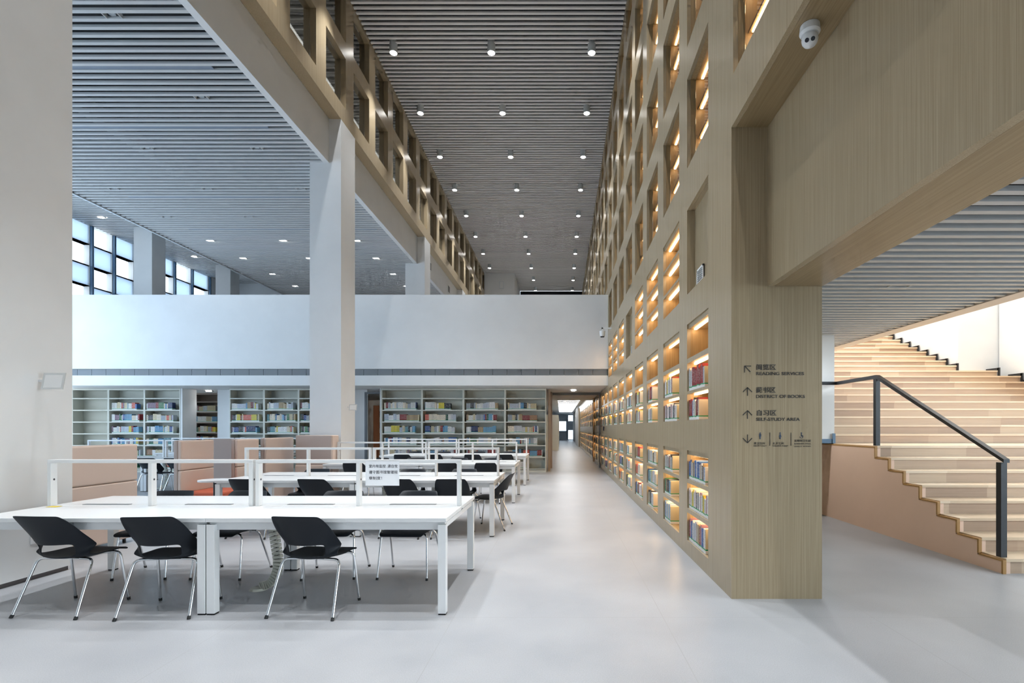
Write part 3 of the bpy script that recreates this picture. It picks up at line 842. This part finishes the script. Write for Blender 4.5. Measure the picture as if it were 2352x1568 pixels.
for i, y in enumerate(DY):
    o = desk0 if i == 0 else copy_tree(desk0)
    o.location = (-.885, y, 0); o['group'] = 'white reading desks in the atrium'
    o['label'] = ['white double-sided reading desk in front with a paper notice on its divider', 'white reading desk, second row, with a chair at its aisle end',
                  'white reading desk in the third row beside the square column', 'white reading desk in the fourth row before the bookcases'][i]
    s = snake0 if i == 0 else copy_tree(snake0)
    s.location = (-2.60, y+.66, 0); s['group'] = 'cable spines under the desks'
    s['label'] = ['ivory jointed cable spine hanging under the frontmost desk', 'ivory jointed cable spine under the second row desk', 'ivory jointed cable spine under the third row desk', 'ivory jointed cable spine under the fourth row desk'][i]
for i, y in enumerate((11.65, 14.3)):
    o = copy_tree(desk0); o.location = (-7.65, y, 0); o['group'] = 'white desks beyond the beige booths'
    o['label'] = ['white desk beyond the beige booths with dark chairs at it', 'white desk closest to the empty bookcase beyond the booths'][i]
s = copy_tree(snake0); s.location = (-9.5, 12.3, 0); s['group'] = 'cable spines under the desks'; s['label'] = 'cable spine under the desk beyond the beige booths'

G = 'black chairs at the reading desks'
SEAT = ['beside the white wall end', 'next to the joint leg', 'aisle half of the desk', 'at the aisle end']
chair(-3.905, 4.115, -4, 'black chair on camera side of the frontmost desk, closest to the white wall', G)
chair(-3.10, 4.09, 5, 'black chair on camera side of the frontmost desk, before its middle legs', G)
chair(-1.955, 4.10, -5, 'black chair on camera side of the frontmost desk, beside the cable spine', G)
for x, rz, t in ((-4.03, 184, 'beside the white wall end'), (-3.28, 178, 'second from the white wall'), (-2.24, 186, 'third from the white wall'), (-1.50, 177, 'closest to the aisle')):
    chair(x, 5.09, rz, f'black chair tucked in behind the frontmost desk, {t}', G)
for x, rz, t in ((-4.10, -3, 'closest to the booths'), (-3.20, -6, 'second from the booths'), (-2.10, -4, 'third from the booths'), (-1.44, 3, 'last before the aisle')):
    chair(x, 6.90, rz, f'black chair on near side of the second desk row, {t}', G)
chair(-1.0, 7.47, 84, 'black chair turned sideways at the aisle end of the second desk', G)
for x, rz, t in ((-3.92, 180, 'closest to the booths'), (-2.36, 184, 'in the middle'), (-1.56, 178, 'by the aisle')):
    chair(x, 7.98, rz, f'black chair behind the second desk row, {t}', G)
for x, rz, t in ((-3.95, 2, 'beside the column'), (-2.15, -4, 'in the middle'), (-1.44, 2, 'by the aisle')):
    chair(x, 9.98, rz, f'black chair on near side of the third desk row, {t}', G)
for x, rz, t in ((-4.0, 180, 'beside the column'), (-3.2, 182, 'second from the column'), (-2.27, 176, 'third from the column'), (-1.5, 181, 'by the aisle')):
    chair(x, 11.06, rz, f'black chair behind the third desk row, {t}', G)
for x, rz, t in ((-3.97, 0, 'far from the aisle'), (-3.2, 3, 'second from the far end'), (-2.2, -3, 'third from the far end'), (-1.42, 2, 'by the aisle')):
    chair(x, 13.04, rz, f'black chair on near side of the fourth desk row, {t}', G)
for x, rz, t in ((-4.1, 180, 'far from the aisle'), (-3.3, 182, 'second from the far end'), (-2.35, 176, 'third from the far end'), (-1.43, 181, 'by the aisle')):
    chair(x, 14.2, rz, f'black chair behind the fourth desk row, {t}', G)
G2 = 'black chairs beyond the beige booths'
for x, y, rz, t in ((-9.12, 11.5, 4, 'at the desk beyond the booths, half hidden by the first booth'), (-8.5, 11.5, -8, 'at the desk beyond the booths, turned a little'), (-8.9, 14.35, 5, 'at the desk closest to the empty bookcase'), (-10.1, 14.35, -5, 'at the desk under the empty bookcase, hidden behind the first booth')):
    chair(x, y, rz, f'black chair {t}', G2)

# notice, yellow card, outlet, wall signs -------------------------------
def text_mesh(txt, size, mat, name='lettering', align='LEFT', thick=.001, spacing=1.0, bold=0, line=1.0):
    cu = bpy.data.curves.new(name, 'FONT'); cu.body = txt; cu.size = size; cu.extrude = thick; cu.align_x = align
    cu.space_character = spacing; cu.offset = bold; cu.space_line = line
    t = bpy.data.objects.new(name, cu); COL.objects.link(t)
    dg = bpy.context.evaluated_depsgraph_get(); me = bpy.data.meshes.new_from_object(t.evaluated_get(dg))
    bpy.data.objects.remove(t); bpy.data.curves.remove(cu)
    me.transform(Matrix.Rotation(math.pi/2, 4, 'X'))
    me.materials.clear(); me.materials.append(mat)
    return me
def put_text(txt, size, mat, parent, loc, name='lettering', width=None, **k):
    me = text_mesh(txt, size, mat, name, **k)
    if width and me.vertices:
        xs = [v.co.x for v in me.vertices]; w = max(xs)-min(xs)
        me.transform(Matrix.Scale(width/w, 4, (1, 0, 0)))
    o = link_mesh(name, me, parent); o.location = Vector(loc)-parent.location
    return o
e = empty('paper_notice', (-1.59, 4.57, .90), 'white paper notice in three printed lines hung on the desk divider', 'notice')
yn = 4.573-.004
build('sheet', MB().box(-1.745, -1.443, yn, yn+.0012, .932, 1.150), M['sheet'], e, e.location)
for i, tx in enumerate(('室内有监控 ,请自觉', '遵守图书馆管理规', '章制度！')):
    put_text(tx, .031, M['print'], e, (-1.715, yn-.0008, 1.095-.0535*i), width=(.255, .255, .115)[i], thick=.0004)
e = tag(build('yellow_card', MB().box(-4.53, -4.44, 4.50, 4.56, .7508, .753), M['yellow']), 'small yellow card lying on the desk by the white wall', 'card')
e = empty('power_outlet', (-5.02, 4.885, .35), 'white power outlet low on the broad white wall end', 'outlet')
build('plate', MB().box(-5.019, -5.008, 4.84, 4.93, .345, .435), M['white'], e, e.location, bevel=.002)
build('socket_holes', MB().box(-5.0079, -5.0065, 4.862, 4.868, .375, .40).box(-5.0079, -5.0065, 4.885, 4.891, .375, .40).box(-5.0079, -5.0065, 4.905, 4.910, .39, .405), M['print'], e, e.location)
def bracket_sign(x, y, z, label, s=1.0):
    e = empty('bracket_sign', (x, y, z), label, 'sign')
    build('arm', MB().box(x+.001, x+.20*s, y-.012*s, y+.012*s, z-.01*s, z+.012*s), M['steel_white'], e, e.location)
    b = MB().prism([(y-.02*s, z+.075*s), (y-.05*s, z-.085*s), (y-.042*s, z-.085*s), (y-.012*s, z+.075*s)], x+.06*s, x+.27*s)
    build('plate', b, M['acrylic'], e, e.location)
    build('inner_card', MB().prism([(y-.024*s, z+.055*s), (y-.0485*s, z-.07*s), (y-.046*s, z-.07*s), (y-.0215*s, z+.055*s)], x+.08*s, x+.25*s), M['white'], e, e.location)
    return e
bracket_sign(-5.02, 4.93, 1.90, 'clear bracket sign projecting from the broad white wall end')
bracket_sign(XL, 11.1, 1.90, 'small clear bracket sign on the square column', .8)

# sofas ------------------------------------------------------------------
def panel_sofa(name, x, y0, y1, ztop, label, seat_side=0, facing='x', edge=True):
    """high-backed booth: upholstered back along y, short wings, seat"""
    e = empty('booth_sofa', (x, (y0+y1)/2, 0), label, 'sofa', 'high backed beige booths'); off = e.location
    zs = [.14, .50, .86, ztop]; zs = [.06, .42, .78, ztop-.002]
    for i in range(3):
        b = MB().box(x-.05, x, y0+.004, y1-.004, zs[i]+.002, zs[i+1]-.002)
        build('back_cushion', b, M['beige'], e, off, bevel=.018)
    build('back_shell', MB().box(x-.11, x-.051, y0, y1, .05, ztop), M['taupe'], e, off, bevel=.012)
    s = -1 if seat_side < 0 else 1
    if seat_side:
        xa, xb = (x+.003, x+.62) if s > 0 else (x-.75, x-.113)
        build('seat', MB().box(xa, xb, y0+.06, y1-.06, .30, .44), M['orange'], e, off, bevel=.03)
        build('seat_base', MB().box(xa, xb-.02, y0+.07, y1-.07, .08, .298), M['beige'], e, off, bevel=.01)
        for yy in (y0+.10, y1-.10):
            build('foot', MB().cyl(((xa+xb)/2, yy, 0), .02, .02, 0, .08, 12), M['steelblk'], e, off)
    for yy in (y0+.12, y1-.12):
        build('foot', MB().cyl((x-.08, yy, 0), .018, .018, 0, .05, 12), M['steelblk'], e, off)
    return e
panel_sofa('a', -5.45, 5.35, 6.60, 1.243, 'beige high backed booth closest to the broad white wall end', -1)
panel_sofa('b', -5.93, 7.98, 8.76, 1.252, 'beige booth with rust orange seat behind the small round table', 1)
panel_sofa('c', -5.55, 8.62+.16, 9.42, 1.252, 'narrow pale booth back between two wider beige booths', 0)
panel_sofa('d', -5.60, 9.72, 10.74, 1.257, 'beige booth back just before the square column', 0)
# end booth turned to face the desks
e = empty('booth_sofa', (-4.98, 10.4, 0), 'grey beige booth end standing against the square column', 'sofa', 'high backed beige booths'); off = e.location
build('back_shell', MB().box(-5.34, -4.62, 10.30, 10.36, .05, 1.30), M['taupe'], e, off, bevel=.012)
build('back_cushion', MB().box(-5.34, -4.62, 10.362, 10.66, .06, 1.302), M['beige'], e, off, bevel=.02)
build('back_cushion', MB().box(-5.33, -4.63, 10.25, 10.298, .06, .70), M['beige'], e, off, bevel=.015)
for xx in (-5.2, -4.7): build('foot', MB().cyl((xx, 10.5, 0), .018, .018, 0, .05, 12), M['steelblk'], e, off)
# wings between b and c
e = empty('booth_screen', (-6.1, 9.55, 0), 'grey felt screen between two beige booths', 'screen', 'felt screens of the booths'); off = e.location
build('panel', MB().box(-6.45, -5.75, 9.50, 9.56, .05, 1.25), M['taupe'], e, off, bevel=.01)
build('foot', MB().box(-6.4, -5.8, 9.48, 9.58, 0, .049), M['steelblk'], e, off)
e = empty('side_table', (-4.87, 7.2, 0), 'small round white pedestal table before the orange booth seat', 'table')
build('tabletop', MB().cyl((0, 0, 0), .20, .20, .70, .722, 32), M['laminate'], e, smooth=True)
build('pole', MB().cyl((0, 0, 0), .018, .018, .012, .699, 16), M['steelblk'], e, smooth=True)
build('base', MB().cyl((0, 0, 0), .15, .14, 0, .012, 32), M['steelblk'], e, smooth=True)

# directory lettering on the pier ----------------------------------------
yp = 4.335-.002; sc = yp/1176
def PX(x, y): return ((x-1288.5)*sc, yp, H-(y-983)*sc)
e = empty('directory_sign', PX(1700, 1030), 'dark lettering and arrows of the directory on the oak pier', 'sign')
def arrow(cx, cy, ang, L=19, wing=15):
    b = MB(); w = .9
    def bar(p, q):
        dx, dy = q[0]-p[0], q[1]-p[1]; l = math.hypot(dx, dy); nx, ny = -dy/l*w, dx/l*w
        n = len(b.v)
        for yy in (yp-.001, yp+.001):
            for a in ((p[0]+nx, p[1]+ny), (q[0]+nx, q[1]+ny), (q[0]-nx, q[1]-ny), (p[0]-nx, p[1]-ny)):
                X, _, Z = PX(*a); b.v.append((X, yy, Z))
        b.f += [(n,n+1,n+2,n+3),(n+7,n+6,n+5,n+4),(n,n+4,n+5,n+1),(n+1,n+5,n+6,n+2),(n+2,n+6,n+7,n+3),(n+3,n+7,n+4,n)]; b.m += [0]*6
    ux, uy = math.cos(ang), -math.sin(ang)
    tip = (cx+ux*L/2, cy+uy*L/2); tail = (cx-ux*L/2, cy-uy*L/2)
    bar(tail, tip)
    for d in (2.36, -2.36):
        bar(tip, (tip[0]+math.cos(ang+d)*wing, tip[1]-math.sin(ang+d)*wing))
    build('arrow', b, M['ink'], e, e.location)
arrow(1717, 847, math.radians(135)); arrow(1717, 899, math.pi/2); arrow(1717, 952, math.pi/2); arrow(1717, 1007, -math.pi/2)
for cn, en, y, wd in (('阅览区', 'READING SERVICES', 842, 110), ('藏书区', 'DISTRICT OF BOOKS', 894.5, 112), ('自习区', 'SELF-STUDY AREA', 947, 101)):
    put_text(cn, .052, M['ink'], e, PX(1736, y+6), width=45*sc, thick=.0008, bold=.0006)
    put_text(en, .037, M['ink'], e, PX(1736, y+19), width=wd*sc, thick=.0008, bold=.0005)
for cn, en, en2, x, wd in (('男卫生间', "MEN'S TOILET", None, 1746, 30), ('女卫生间', "WOMEN'S TOILET", None, 1792, 36), ('无障碍卫生间', 'BARRIER-FREE', 'TOILET ROOM', 1843, 38)):
    put_text(cn, .022, M['ink'], e, PX(x-wd/2, 1020 if not en2 else 1014), width=(wd if en2 else 26)*sc, thick=.0006)
    put_text(en, .014, M['ink'], e, PX(x-wd/2, 1025 if not en2 else 1020), width=wd*sc, thick=.0006)
    if en2: put_text(en2, .014, M['ink'], e, PX(x-wd/2, 1026), width=wd*sc, thick=.0006)
for x in (1768.5, 1817):
    a = PX(x, 1023); c = PX(x, 993); build('divider_line', MB().box(a[0]-.0015, a[0]+.0015, yp-.001, yp+.001, a[2], c[2]), M['ink'], e, e.location)
def picto(x, y, kind):
    b = MB(); c = PX(x, y)
    b.cyl((c[0], yp-.001, c[2]+.021), .006, .006, 0, .002, 14, axis='y')
    if kind == 0: b.box(c[0]-.009, c[0]+.009, yp-.001, yp+.001, c[2]-.008, c[2]+.013); b.box(c[0]-.005, c[0]+.005, yp-.001, yp+.001, c[2]-.03, c[2]-.008)
    elif kind == 1:
        n = len(b.v)
        for yy in (yp-.001, yp+.001):
            for dx, dz in ((-.004, .013), (.004, .013), (.012, -.012), (-.012, -.012)): b.v.append((c[0]+dx, yy, c[2]+dz))
        b.f += [(n,n+1,n+2,n+3),(n+7,n+6,n+5,n+4)]; b.m += [0]*2
        b.box(c[0]-.005, c[0]+.005, yp-.001, yp+.001, c[2]-.03, c[2]-.012)
    else:
        b.box(c[0]-.004, c[0]+.003, yp-.001, yp+.001, c[2]-.006, c[2]+.014)
        b.box(c[0]-.004, c[0]+.014, yp-.001, yp+.001, c[2]-.008, c[2]-.003)
        for i in range(16):
            a = -2.9+i*.26; b.box(c[0]+.013*math.cos(a)-.002, c[0]+.013*math.cos(a)+.002, yp-.001, yp+.001, c[2]-.008+.013*math.sin(a)-.002, c[2]-.008+.013*math.sin(a)+.002)
    build('pictogram', b, M['inkb'], e, e.location)
picto(1746, 1000, 0); picto(1792, 1000, 1); picto(1841, 1000, 2)

# cameras ---------------------------------------------------------------
e = empty('dome_camera', (1.575, 3.24, 3.989), 'white dome security camera under the oak soffit above the stair opening', 'security camera')
build('mount', MB().cyl((0,0,0), .062, .058, -.045, -.001, 28).cyl((0,0,0), .052, .062, -.06, -.045, 28), M['cam'], e, smooth=True)
b = MB(); n = 20
for i in range(9):
    ph = math.pi*i/8
    for j in range(n): b.v.append((.05*math.sin(ph)*math.cos(2*math.pi*j/n), .05*math.sin(ph)*math.sin(2*math.pi*j/n), -.085+.05*math.cos(ph)))
for i in range(8):
    for j in range(n): b.f.append((i*n+j, i*n+(j+1)%n, (i+1)*n+(j+1)%n, (i+1)*n+j)); b.m.append(0)
build('ball', b, M['cam'], e, smooth=True)
d = Vector((-.35, -.75, -.55)).normalized()
sdx = d.cross(Vector((0,0,1))).normalized(); 
for k, s in enumerate((-.017, .017)):
    c = Vector((0,0,-.085)) + sdx*s
    tb = MB().tube([c+d*.040, c+d*.0495], .0125, 18)
    build('lens', tb, M['print'] if k else M['darkglass'], e)
e = empty('wall_mounted_camera', (W, 14.6, 4.24), 'white security camera on an arm off the oak wall near the gallery', 'security camera'); off = e.location
build('arm', MB().box(1.16, W-.001, 14.57, 14.63, 4.27, 4.31).box(1.16, 1.20, 14.57, 14.63, 4.22, 4.31), M['cam'], e, off)
build('body', MB().cyl((1.18, 14.6, 4.06), .07, .085, 0, .15, 20), M['cam'], e, off, smooth=True)
build('lens', MB().cyl((1.18, 14.6, 4.03), .05, .06, 0, .03, 20), M['darkglass'], e, off, smooth=True)
e = tag(build('card_reader', MB().box(W-.025, W-.001, 17.05, 17.35, 1.36, 1.50), M['print']), 'small black card reader on the oak wall near the corridor entrance', 'card reader')

# downlights -------------------------------------------------------------
LIGHTS = []
def spot(x, y, z, e, ang, col=(.93, .965, 1), size=.05, blend=.5, name='atrium_spot'):
    l = bpy.data.lights.new(name, 'SPOT'); l.energy = e; l.spot_size = math.radians(ang); l.spot_blend = blend; l.color = col; l.shadow_soft_size = size
    o = bpy.data.objects.new(name, l); COL.objects.link(o); o.location = (x, y, z); return o
E_SPOT = 660
d0 = empty('downlight', (0,0,0), None, 'ceiling light')
build('housing', MB().cyl((0,0,0), .095, .095, -.02, .26, 28), M['trimw'], d0, smooth=True)
build('lens', MB().cyl((0,0,0), .075, .075, -.03, -.0205, 24), M['lamp'], d0, smooth=True)
first = True
XS = [(-4.09, 8, 'by the oak upper wall'), (-1.70, 10, 'in the middle line'), (.75, 10, 'by the niche wall')]
for ci, (x, nmax, nm) in enumerate(XS):
    for j in range(-7, nmax):
        y = 12.5+2.4*j
        if y < -1: continue
        o = d0 if first else copy_tree(d0); first = False
        o.location = (x, y, 10.62); o['group'] = 'cylinder downlights of the atrium ceiling'
        o['label'] = f'cylinder downlight {nm} of the atrium ceiling, {ORD[j+7]} from the camera end'
        spot(x, y, 10.57, E_SPOT, 62, blend=.7)
# hall recessed lights
r0 = empty('recessed_downlight', (0,0,0), None, 'ceiling light')
build('trim', MB().box(-.11, -.10, -.05, .05, -.004, .05).box(.10, .11, -.05, .05, -.004, .05), M['slat'], r0)
build('box', MB().box(-.10, .10, -.045, .045, .05, .06), M['print'], r0)
b0 = build('lens', MB().cyl((0,0,0), .045, .045, .02, .045, 20), M['lampoff'], r0)
r1 = empty('recessed_downlight', (0,0,0), None, 'ceiling light')
build('trim', MB().box(-.11, -.10, -.05, .05, -.004, .05).box(.10, .11, -.05, .05, -.004, .05), M['slat'], r1)
build('lens', MB().cyl((0,0,0), .07, .07, -.002, .045, 20), M['lamp'], r1)
f0 = f1 = True
for j in range(9):
    y = 7.0+1.65*j
    for ci, x in enumerate((-6.1, -8.3, -10.48)):
        if (j == 0 and ci) or (j == 1 and ci) or (j == 2 and ci == 2) : continue
        # snap to a gap between slats
        k = round((y-.098-(-3.93))/.1438); ys = -3.93+.1438*k+.098
        if y < 15:
            o = r0 if f0 else copy_tree(r0); f0 = False; st = 'unlit'
        else:
            o = r1 if f1 else copy_tree(r1); f1 = False; st = 'glowing'
            spot(x, ys, 7.0, 45, 100)
        o.location = (x, ys, 7.045); o['group'] = f'{st} recessed lights of the hall ceiling'
        o['label'] = f'{st} recessed light in the hall slats, {ORD[j]} crosswise row, {["next to the white beam", "middle line", "window line"][ci]}'
for i, (x, y) in enumerate(((-14.9, 16.6), (-14.6, 20.4))):
    o = copy_tree(r1); o.location = (x, y, 8.27); o['group'] = 'lights of the raised ceiling strip'; o['label'] = f'glowing light in the raised ceiling strip, {ORD[i]} before the windows'
for i, (x, y, z, nm) in enumerate(((.42, 17.4, 2.752, 'before the corridor entrance'), (-12.15, 17.7, 2.752, 'in the dim passage between bookcases'), (.9, 19.4, 3.15, 'just inside the corridor entrance'))):
    o = copy_tree(r1); o.location = (x, y, z-.04); o['group'] = 'lights under the gallery'; o['label'] = f'round glowing light {nm}'
    spot(x, y, z-.06, 18, 120, size=.04, name='gallery_spot')
# air diffusers between slats of the hall ceiling
for i, (x0, x1, y) in enumerate(((-9.6, -5.42, 7.83), (-11.5, -5.46, 9.41), (-10.5, -5.2, 12.3), (-10.5, -5.2, 14.4))):
    k = round((y+3.93)/.1438); ys = -3.93+.1438*k+.053
    e = tag(build('air_diffuser', MB().box(x0, x1, ys+.002, ys+.086, 7.05, 7.06), M['diff']), f'blue grey linear air diffuser between the hall ceiling slats, {ORD[i]} from the wall end', 'air diffuser', 'linear diffusers')

# ------------------------------------------------------------------ stairs
XS0 = 4.41
e = empty('staircase', (7, 8, 0), 'broad light oak staircase rising beyond the pier opening', 'staircase'); off = e.location
N1 = 8; Y1 = 5.07; RUN = .295
def step(y0, y1, z, x0, x1, nm='step'):
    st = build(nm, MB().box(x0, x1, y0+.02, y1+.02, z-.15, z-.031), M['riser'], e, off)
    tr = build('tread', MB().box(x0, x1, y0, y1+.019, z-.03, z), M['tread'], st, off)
    return st
xr = 13.49
for i in range(N1-1):
    step(Y1+RUN*i, Y1+RUN*(i+1), .15*(i+1), XS0, xr)
step(Y1+RUN*7, 8.28, 1.2, XS0, xr, 'landing')
for j in range(1, 26):
    y0 = 8.3+.315*(j-1); z = 1.2+.15*j
    xe = 9.75 if j <= 10 else 8.85
    if j == 9: xe = 9.72
    if j == 10: xe = 9.50
    step(y0, y0+.315, z, 4.44, xe, 'step')
# stair body side panel with zigzag top and gold edging
poly = [(Y1+.02, 0)]
for i in range(N1):
    poly.append((Y1+.02+RUN*i, .15*(i+1)-.03)); 
    if i < N1-1: poly.append((Y1+.02+RUN*(i+1), .15*(i+1)-.03))
poly += [(12.5, 1.17), (12.5, 0)]
build('side_panel', MB().prism(poly, XS0-.03, XS0-.002), M['sidepanel'], e, off)
b = MB()
for i in range(N1):
    y0 = Y1+RUN*i; y1 = Y1+RUN*(i+1) if i < N1-1 else 12.5
    b.box(XS0-.034, XS0-.001, y0-.002, y1, .15*(i+1)-.029, .15*(i+1)-.012)
    b.box(XS0-.034, XS0-.001, y0-.002, y0+.019, .15*i-.012, .15*(i+1)-.029)
build('edge_trim', b, M['edge'], e, off)
build('side_plinth', MB().box(XS0-.02, XS0-.003, Y1+.1, 12.5, 0, .012), M['rubber'], e, off)
# end blocks of the risers (paler)
for i in range(N1):
    build('riser_end', MB().box(XS0+.001, XS0+.05, Y1+RUN*i+.012, Y1+RUN*i+.0195, .15*i, .15*(i+1)-.031), M['sidepanel'], e, off)
# black skirting following the upper flight ends
b = MB()
for j in range(11, 26):
    y0 = 8.3+.315*(j-1); z = 1.2+.15*j
    b.box(8.851, 8.875, y0-.02, y0+.315, z, z+.045); b.box(8.851, 8.875, y0-.03, y0+.012, z-.15, z+.045)
for j in range(1, 11):
    y0 = 8.3+.315*(j-1); z = 1.2+.15*j; xe = 9.75 if j < 9 else (9.72 if j == 9 else 9.50)
    b.box(xe+.001, xe+.03, y0-.02, y0+.315, z, z+.06); b.box(xe+.001, xe+.03, y0-.03, y0+.012, z-.15, z+.06)

build('skirting', b, M['steelblk'], e, off)
# walls round the stairs
struct('wall_stair_side', MB().box(3.7, 4.435, 8.305, 16.4, 1.205, 8), M['wall'], 'white wall beside the upper flight')
struct('baseboard_stair', MB().box(3.7, 4.434, 8.285, 8.303, 1.201, 1.27).box(4.39, 4.4345, 8.27, 8.284, 1.201, 1.36), M['mull'], 'blue grey skirting at the foot of the stair wall')
struct('wall_stair_right', MB().box(8.9, 9.1, 11.48, 17, 0, 9).box(9.1, 9.9, 11.48, 11.6, 0, 9).box(9.8, 9.95, 8.31, 11.45, 0, 9).box(9.95, 13.6, 8.31, 8.5, 1.2, 9), M['wall'], 'tall white walls flanking the upper stairs')
struct('wall_stair_back', MB().box(3.7, 9, 16.5, 16.7, 0, 9), M['wall'], 'white wall closing the top of the stairs')
struct('wall_stair_lobby', MB().box(13.5, 13.7, -8.2, 8.3, 0, 9), M['wall'], 'far wall of the stair lobby')
struct('wall_back', MB().box(-17, 14, -8.4, -8.2, 0, 11), M['skirt'], 'dark wall behind the viewpoint')
struct('ceiling_lobby', MB().box(2.22, 13.7, -8.2, 17, 9.01, 9.2), M['white'], 'high white ceiling over the stairs')
# railing
e = empty('stair_railing', (4.44, 6.2, 0), 'black steel stair railing with two square posts', 'railing'); off = e.location
build('post', MB().box(4.41, 4.47, 5.13, 5.19, .151, 1.10), M['steelblk'], e, off)
build('post', MB().box(4.41, 4.47, 7.17, 7.23, 1.201, 2.14), M['steelblk'], e, off)
b = MB(); b.prism([(5.10, 1.10), (5.10, 1.135), (7.18, 2.19), (7.18, 2.14)], 4.41, 4.47)
b.box(4.41, 4.47, 7.18, 8.20, 2.141, 2.19).box(3.75, 4.47, 8.20, 8.26, 2.141, 2.19)
build('handrail', b, M['steelblk'], e, off)

# ------------------------------------------------------------------ light
w = bpy.data.worlds.new('sky'); S.world = w; w.use_nodes = True
bg = w.node_tree.nodes['Background']; bg.inputs[0].default_value = (.72, .86, 1, 1); bg.inputs[1].default_value = 3.0
def area(name, loc, rot, sx, sy, e, col):
    l = bpy.data.lights.new(name, 'AREA'); l.shape = 'RECTANGLE'; l.size = sx; l.size_y = sy; l.energy = e; l.color = col
    o = bpy.data.objects.new(name, l); COL.objects.link(o); o.location = loc; o.rotation_euler = [math.radians(a) for a in rot]; return o
# daylight at the tall side windows
area('daylight_side', (XW-.25, 6, 4), (0, -90, 0), 6.0, 19, 900, (.45, .70, 1))
area('upper_room_fill', (-7.0, 14, 10.4), (0, 0, 0), 2, 38, 150, (1, .97, .9))  # fill added to brighten the slats behind the upper windows
# soft front fill added behind the camera; no entrance stands there
area('front_fill', (-3, -7, 4), (90, 0, 0), 10, 6, 60, (.60, .80, 1))
# cool fill added before the lobby's solid far wall to brighten the hall
area('lobby_side_fill', (13.3, -1.5, 3.6), (0, 90, 0), 5, 11, 1500, (.74, .89, 1))
# lights added out of sight to brighten the stair side; skylight above the stairs
for y in (0.0, 2.7, 8.1):
    o = copy_tree(r1); o.location = (3.6, y, 2.94); o['group'] = 'lights of the low stair ceiling'; o['label'] = f'added unseen glowing light in the low slatted ceiling by the stairs, {"at the back" if y < 1 else ("over the opening" if y < 5 else "behind the pier")}'
    spot(3.35, y, 2.88, 120 if y > 5 else 35, 150, name='lobby_fill_spot')
o = copy_tree(r0); o.location = (3.6, 5.43, 2.955); o['label'] = 'unlit recessed light in the low slatted ceiling beside the stairs'; o['group'] = 'lights of the low stair ceiling'
area('skylight_stairs', (7.2, 10.5, 8.6), (0, 0, 0), 4, 7, 820, (1, .98, .95))
area('lobby_top_fill', (9.5, 3.0, 6), (0, 0, 0), 5, 6, 60, (.85, .93, 1))  # extra fill added in mid-air over the lobby, without a fixture
S.cycles.use_denoising = True
S.cycles.use_adaptive_sampling = True; S.cycles.adaptive_threshold = .10; S.cycles.adaptive_min_samples = 12; S.cycles.light_sampling_threshold = .03
S.cycles.max_bounces = 5; S.cycles.diffuse_bounces = 3; S.cycles.glossy_bounces = 2; S.cycles.transmission_bounces = 3; S.cycles.transparent_max_bounces = 4
S.cycles.sample_clamp_indirect = 6
S.cycles.caustics_reflective = False; S.cycles.caustics_refractive = False
